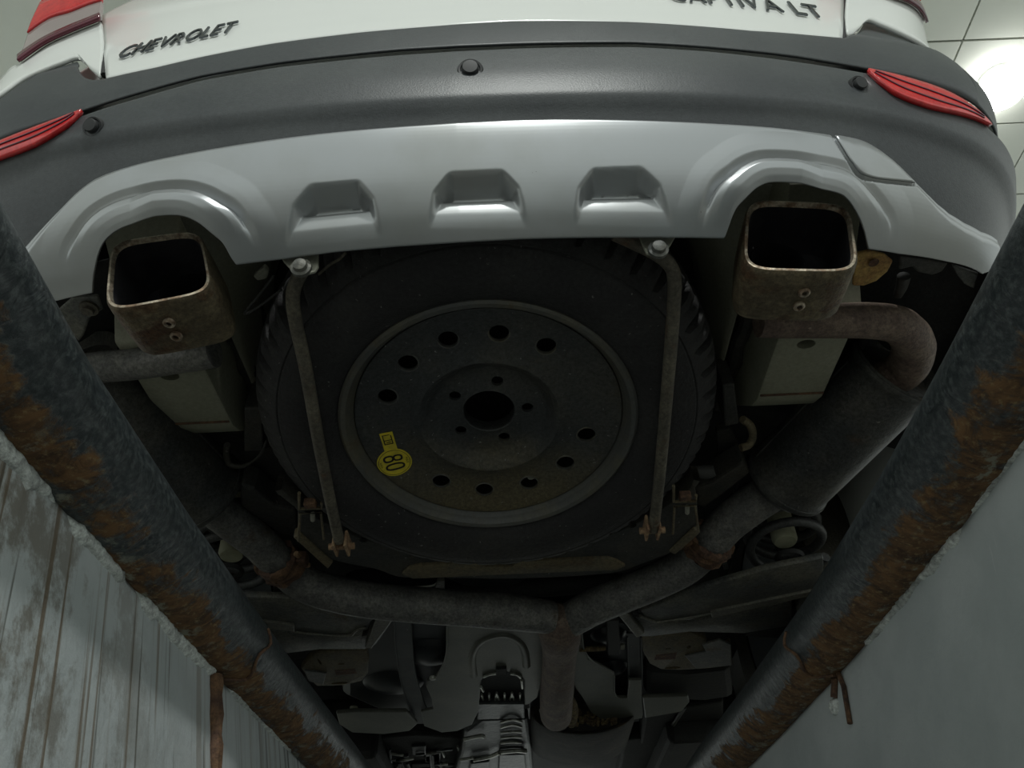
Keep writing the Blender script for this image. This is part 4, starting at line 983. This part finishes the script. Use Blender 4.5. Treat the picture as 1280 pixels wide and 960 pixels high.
plate('brake_pipe_tab', [(899, 694), (906, 692), (911, 711), (905, 713)], .30, .004, 'arm', CAR, bevel=.001)
plate('brake_pipe_tab', [(342, 726), (349, 724), (349, 740), (341, 740)], .30, .004, 'arm', CAR, bevel=.001)
# ------------------------------------------------------------------ fuel tank, straps, heat shield
TK = plate('fuel_tank', [(420, 770), (480, 762), (560, 768), (640, 772), (700, 776), (760, 768), (800, 776), (806, 850), (800, 900), (700, 905), (560, 896), (470, 890), (425, 870)], .345, .13, 'tank', CAR, bevel=.03)
for c, r_ in (((537, 812), .10), ((492, 850), .10), ((760, 790), .055), ((766, 830), .05)):
    p = PZ(*c, .352); lathe('tank_bulge', [(0, -.03), (r_*.5, -.025), (r_*.85, -.010), (r_, .01)], p, (0, 0, 1), 'tank', TK, n=36)
sL = [(492, 772), (514, 772), (515, 800), (519, 840), (528, 872), (542, 905), (520, 905), (506, 872), (498, 840), (493, 800)]
plate('tank_strap', sL, .318, .006, 'strap', CAR, bevel=.002)
plate('tank_strap', [(783, 792), (800, 792), (801, 830), (803, 898), (786, 898), (786, 870), (785, 830)], .318, .006, 'strap', CAR, bevel=.002)
SHO = [(558, 770), (640, 770), (672, 774), (684, 800), (680, 842), (672, 872), (662, 880), (656, 882), (655, 850), (648, 842), (630, 839), (610, 842), (602, 850), (600, 870), (598, 890), (590, 906), (572, 914), (552, 916), (530, 908), (526, 890), (541, 886), (540, 876), (532, 858), (534, 852), (545, 845), (554, 832), (558, 818), (559, 795)]
SH = plate('heat_shield', SHO, .300, .008, 'shield', CAR, bevel=.003)
# pressed arch on the shield
arcp = [(592, 842), (590, 820), (598, 802), (614, 793), (632, 791), (648, 798), (656, 812), (658, 830)]
pxtube('pressed_bead', [(a, b, .3065, 6) for a, b in arcp], 'shield', SH, n=10)
SH2 = plate('heat_shield', [(728, 800), (735, 824), (748, 830), (768, 842), (768, 866), (772, 872), (784, 872), (786, 850), (802, 850), (803, 898), (780, 902), (752, 900), (738, 890), (728, 872), (720, 862), (714, 850), (712, 815)], .300, .008, 'shield', CAR, bevel=.003)
pxtube('shield_edge', [(a, b, .299, 1.3) for a, b in ((559, 780), (559, 800), (558, 818), (553, 834), (545, 845), (534, 852))], 'shield', SH, n=6, sm=4)
pxtube('shield_edge', [(a, b, .299, 1.3) for a, b in ((727, 790), (730, 812), (738, 824), (750, 832), (767, 843))], 'shield', SH2, n=6, sm=4)
lathe('shield_clip', [(0, -.008), (.008, -.007), (.010, 0)], PZ(541, 846, .298), (0, 0, 1), 'alloy', SH, n=10)
for pts in ([(493, 776), (494, 800), (499, 840), (507, 872), (518, 900)], [(514, 776), (515, 800), (519, 840), (528, 872)]):
    pxtube('strap_edge', [(a, b, .3175, 1.0) for a, b in pts], 'strap', TK, n=6, sm=4)
for pts in ([(784, 796), (785, 830), (786, 868)], [(801, 796), (802, 830), (803, 894)]):
    pxtube('strap_edge', [(a, b, .3175, 1.0) for a, b in pts], 'strap', TK, n=6, sm=4)
pxtube('shield_edge', [(a, b, .2995, 1.1) for a, b in ((768, 844), (768, 866), (773, 872), (784, 872))], 'shield', SH2, n=6, sm=4)
# cross flange left and right of the shields
plate('tank_flange', [(420, 892), (440, 890), (508, 890), (522, 905), (512, 914), (480, 918), (440, 916), (424, 906)], .298, .012, 'shield', CAR, bevel=.004)
plate('tank_flange', [(803, 872), (860, 870), (862, 878), (852, 890), (806, 898)], .298, .012, 'shield', CAR, bevel=.004)
lathe('flange_plug', [(0, -.012), (.010, -.011), (.012, 0), (.012, .01)], PZ(442, 888, .31), (0, 0, 1), 'cream', CAR, n=16)
# damper block and bolt right of the junction
o = plate('rubber_damper', [(758, 776), (774, 775), (776, 818), (760, 820)], .288, .03, 'hanger', CAR, bevel=.005)
pxtube('damper_bolt', [(724, 812, .30, 3), (740, 811, .30, 3.4), (757, 810, .30, 3.4)], 'crust', o, n=10); pxtube('damper_nut', [(775, 808, .30, 4), (780, 808, .30, 4)], 'bracket', o, n=8)
# parts seen through the gap above the pipe: rear drive cover and brake line
pxtube('brake_line', [(492, 736, .33, 1.5), (520, 734, .33, 1.5), (540, 732, .33, 1.5), (548, 728, .33, 1.5)], 'alloy', CAR, n=8)
plate('drive_cover', [(552, 722), (664, 717), (655, 728), (640, 733), (600, 736), (580, 733)], .36, .06, 'gearbox', CAR, bevel=.008)
plate('drive_cover_bolt_strip', [(606, 719), (664, 716), (664, 719), (606, 722)], .352, .006, 'alloy', CAR, bevel=.001)
plate('line_bracket', [(547, 727), (556, 726), (556, 742), (544, 744), (543, 738)], .32, .01, 'arm', CAR, bevel=.002)
pxtube('axle_shaft', [(560, 740, .36, 10), (640, 736, .36, 10), (700, 733, .36, 12), (780, 726, .36, 10)], 'under', CAR, n=14)
# ------------------------------------------------------------------ opening with the gear teeth, gearbox
o = plate('vent_housing', [(594, 834), (660, 834), (662, 886), (592, 890)], .33, .012, 'under', CAR, bevel=.004)
plate('housing_sill', [(597, 880), (656, 880), (656, 898), (596, 900)], .309, .02, 'gearbox', CAR, bevel=.004)
for i, x in enumerate(np.linspace(605, 650, 8)):
    pxtube('tooth', [(x, 878-2*(i % 2), .322, 1.7), (x+3*((i*7) % 3-1), 868-(i % 3), .322, 1.7)], 'alloy', o, n=6)
pxtube('tooth_rail', [(604, 880, .321, 1.3), (630, 880.5, .321, 1.3), (652, 880, .321, 1.3)], 'alloy', o, n=6)
for pts in ([(604, 846), (612, 843), (620, 842)], [(638, 842), (646, 843), (651, 847)], [(652, 850), (653, 860)], [(601, 858), (604, 864)]):
    pxtube('opening_rim', [(a, b, .297, 1.8) for a, b in pts], 'alloy', SH, n=6)
plate('opening_latch', [(620, 837), (633, 836), (634, 844), (620, 845)], .292, .01, 'under', SH, bevel=.002)
GB = plate('gearbox', [(580, 915), (600, 900), (660, 898), (664, 930), (668, 985), (560, 990), (576, 940)], .315, .14, 'gearbox', CAR, bevel=.012)
for i in range(6):
    y = 902+i*6.5; pxtube('fin', [(626, y+1, .303, 1.5), (640, y-.5+(-2 if i < 2 else 0), .300, 1.6), (652, y, .303, 1.5)], 'alloy' if i < 5 else 'gearbox', GB, n=6)
for pts, r_ in (([(580, 924), (600, 920), (605, 921)], 2.6), ([(592, 950), (612, 946), (624, 941)], 2.6), ([(626, 940), (645, 938), (658, 939)], 3.), ([(575, 950), (592, 947)], 2.)):
    pxtube('casting_edge', [(a, b, .300, r_) for a, b in pts], 'alloy', GB, n=6)
plate('gearbox_pan', [(624, 944), (656, 943), (660, 985), (622, 988)], .298, .03, 'gearbox', GB, bevel=.004)
plate('gearbox_pan', [(588, 955), (612, 952), (612, 985), (584, 988)], .300, .03, 'gearbox', GB, bevel=.004)
ENG = plate('engine_block', [(440, 925), (520, 918), (580, 922), (575, 985), (470, 990)], .36, .12, 'under', CAR, bevel=.012)
er = np.random.default_rng(3)
for i in range(20):
    x, y = er.uniform(478, 585), er.uniform(930, 958); L_, a = er.uniform(8, 24), er.choice([-.15, -.1, .1, 1.2, 1.5])
    pxtube('engine_fitting', [(x, y, .345, 1.6), (x+L_*.5*math.cos(a), y+L_*.5*math.sin(a), .343, 1.9), (x+L_*math.cos(a), y+L_*math.sin(a), .345, 1.6)], ['gearbox', 'alloy', 'gearbox', 'arm'][i % 4], ENG, n=6)
for i in range(9):
    x, y, w, h_ = er.uniform(470, 560), er.uniform(930, 960), er.uniform(10, 26), er.uniform(6, 14)
    plate('engine_cover', [(x, y), (x+w, y-1), (x+w, y+h_), (x+1, y+h_)], .35, .03, 'gearbox' if i % 3 else 'under', ENG, bevel=.003)
# drum shaped silencer in front of the down pipe
SC0 = PZ(733, 919, .252); SC0 = np.array([SC0[0], SC0[1], .252+.078])
ro = lathe('silencer', [(0, .012), (.135, .012), (.150, .006), (.160, -.004), (.166, -.004), (.168, .004), (.170, .03), (.170, .34), (.14, .37), (0, .37)], SC0, (0, 1, 0), 'resonator', CAR, n=64, sx=1.0, sy=.46)
pxtube('pipe_weld', [(676, 888, .275, 2.5), (684, 897, .272, 2.5), (695, 900, .27, 2.8), (706, 896, .272, 2.5), (710, 888, .275, 2.5)], 'alloy', ro, n=8)
cp = er.uniform(0, 1, (60, 2)); 
V = []; Fc = []
for u, v in cp:
    a, b = 716+u*56, 884+(v*24)*(1-u*.45)+u*8; p = PY(a, b, SC0[1]+.008); s_ = er.uniform(.004, .009)
    g, f = lathe_geo([(0, -s_), (s_*.9, -s_*.4), (s_, .01)], p, (er.uniform(-.3, .3), 1, er.uniform(-.3, .3)), 6); b0 = len(V); V += g; Fc += [tuple(x+b0 for x in q) for q in f]
cr = mesh('flaking_crust', V, Fc, 'crust', ro, smooth=False); cr['kind'] = 'stuff'
pxtube('silencer_strap', [(706, 870, .285, 4), (714, 877, .283, 6), (716, 890, .28, 7), (714, 903, .278, 7)], 'crust', ro, n=10)
plate('subframe', [(806, 894), (860, 884), (905, 876), (905, 900), (880, 925), (830, 938), (800, 930)], .345, .06, 'under', CAR, bevel=.01)
pxtube('subframe_rod', [(828, 926, .335, 2.6), (842, 905, .335, 2.6), (856, 884, .335, 2.4)], 'arm', CAR, n=8)
plate('subframe', [(780, 925), (870, 915), (860, 985), (770, 985)], .35, .06, 'under', CAR, bevel=.01)

# road wheels of the car standing on the floor beside the pit
for sx in (-1, 1):
    c = np.array([sx*.765-.022, 1.78, .345]); R0 = .345
    o = lathe('road_wheel', [(.21, .105), (.26, .112), (.31, .108), (.335, .095), (.345, .07), (.345, -.07), (.335, -.095), (.31, -.108), (.26, -.112), (.21, -.105)], c, (sx, 0, 0), 'rubber', CAR, n=64)
    lathe('road_rim', [(.21, -.10), (.205, -.06), (.19, .05), (.08, .07), (0, .075)], c, (sx, 0, 0), 'silver', o, n=48)
# labels of parts that look different from the rest of their thing
for o in COL.objects:
    b_ = o.name.split('.')[0]
    L_ = {'speed_sticker': 'yellow round sticker reading 80', 'skid_plate': 'silver skid plate with three scooped vents', 'reflector': 'red ribbed reflector strip',
          'bump_stop': 'cream rubber bump stop', 'pipe_clamp': 'heavily rusted pipe clamp', 'tailgate': 'white tailgate with model lettering', 'flaking_crust': 'yellow-brown flaking crust'}.get(b_)
    if L_: o['label'] = L_
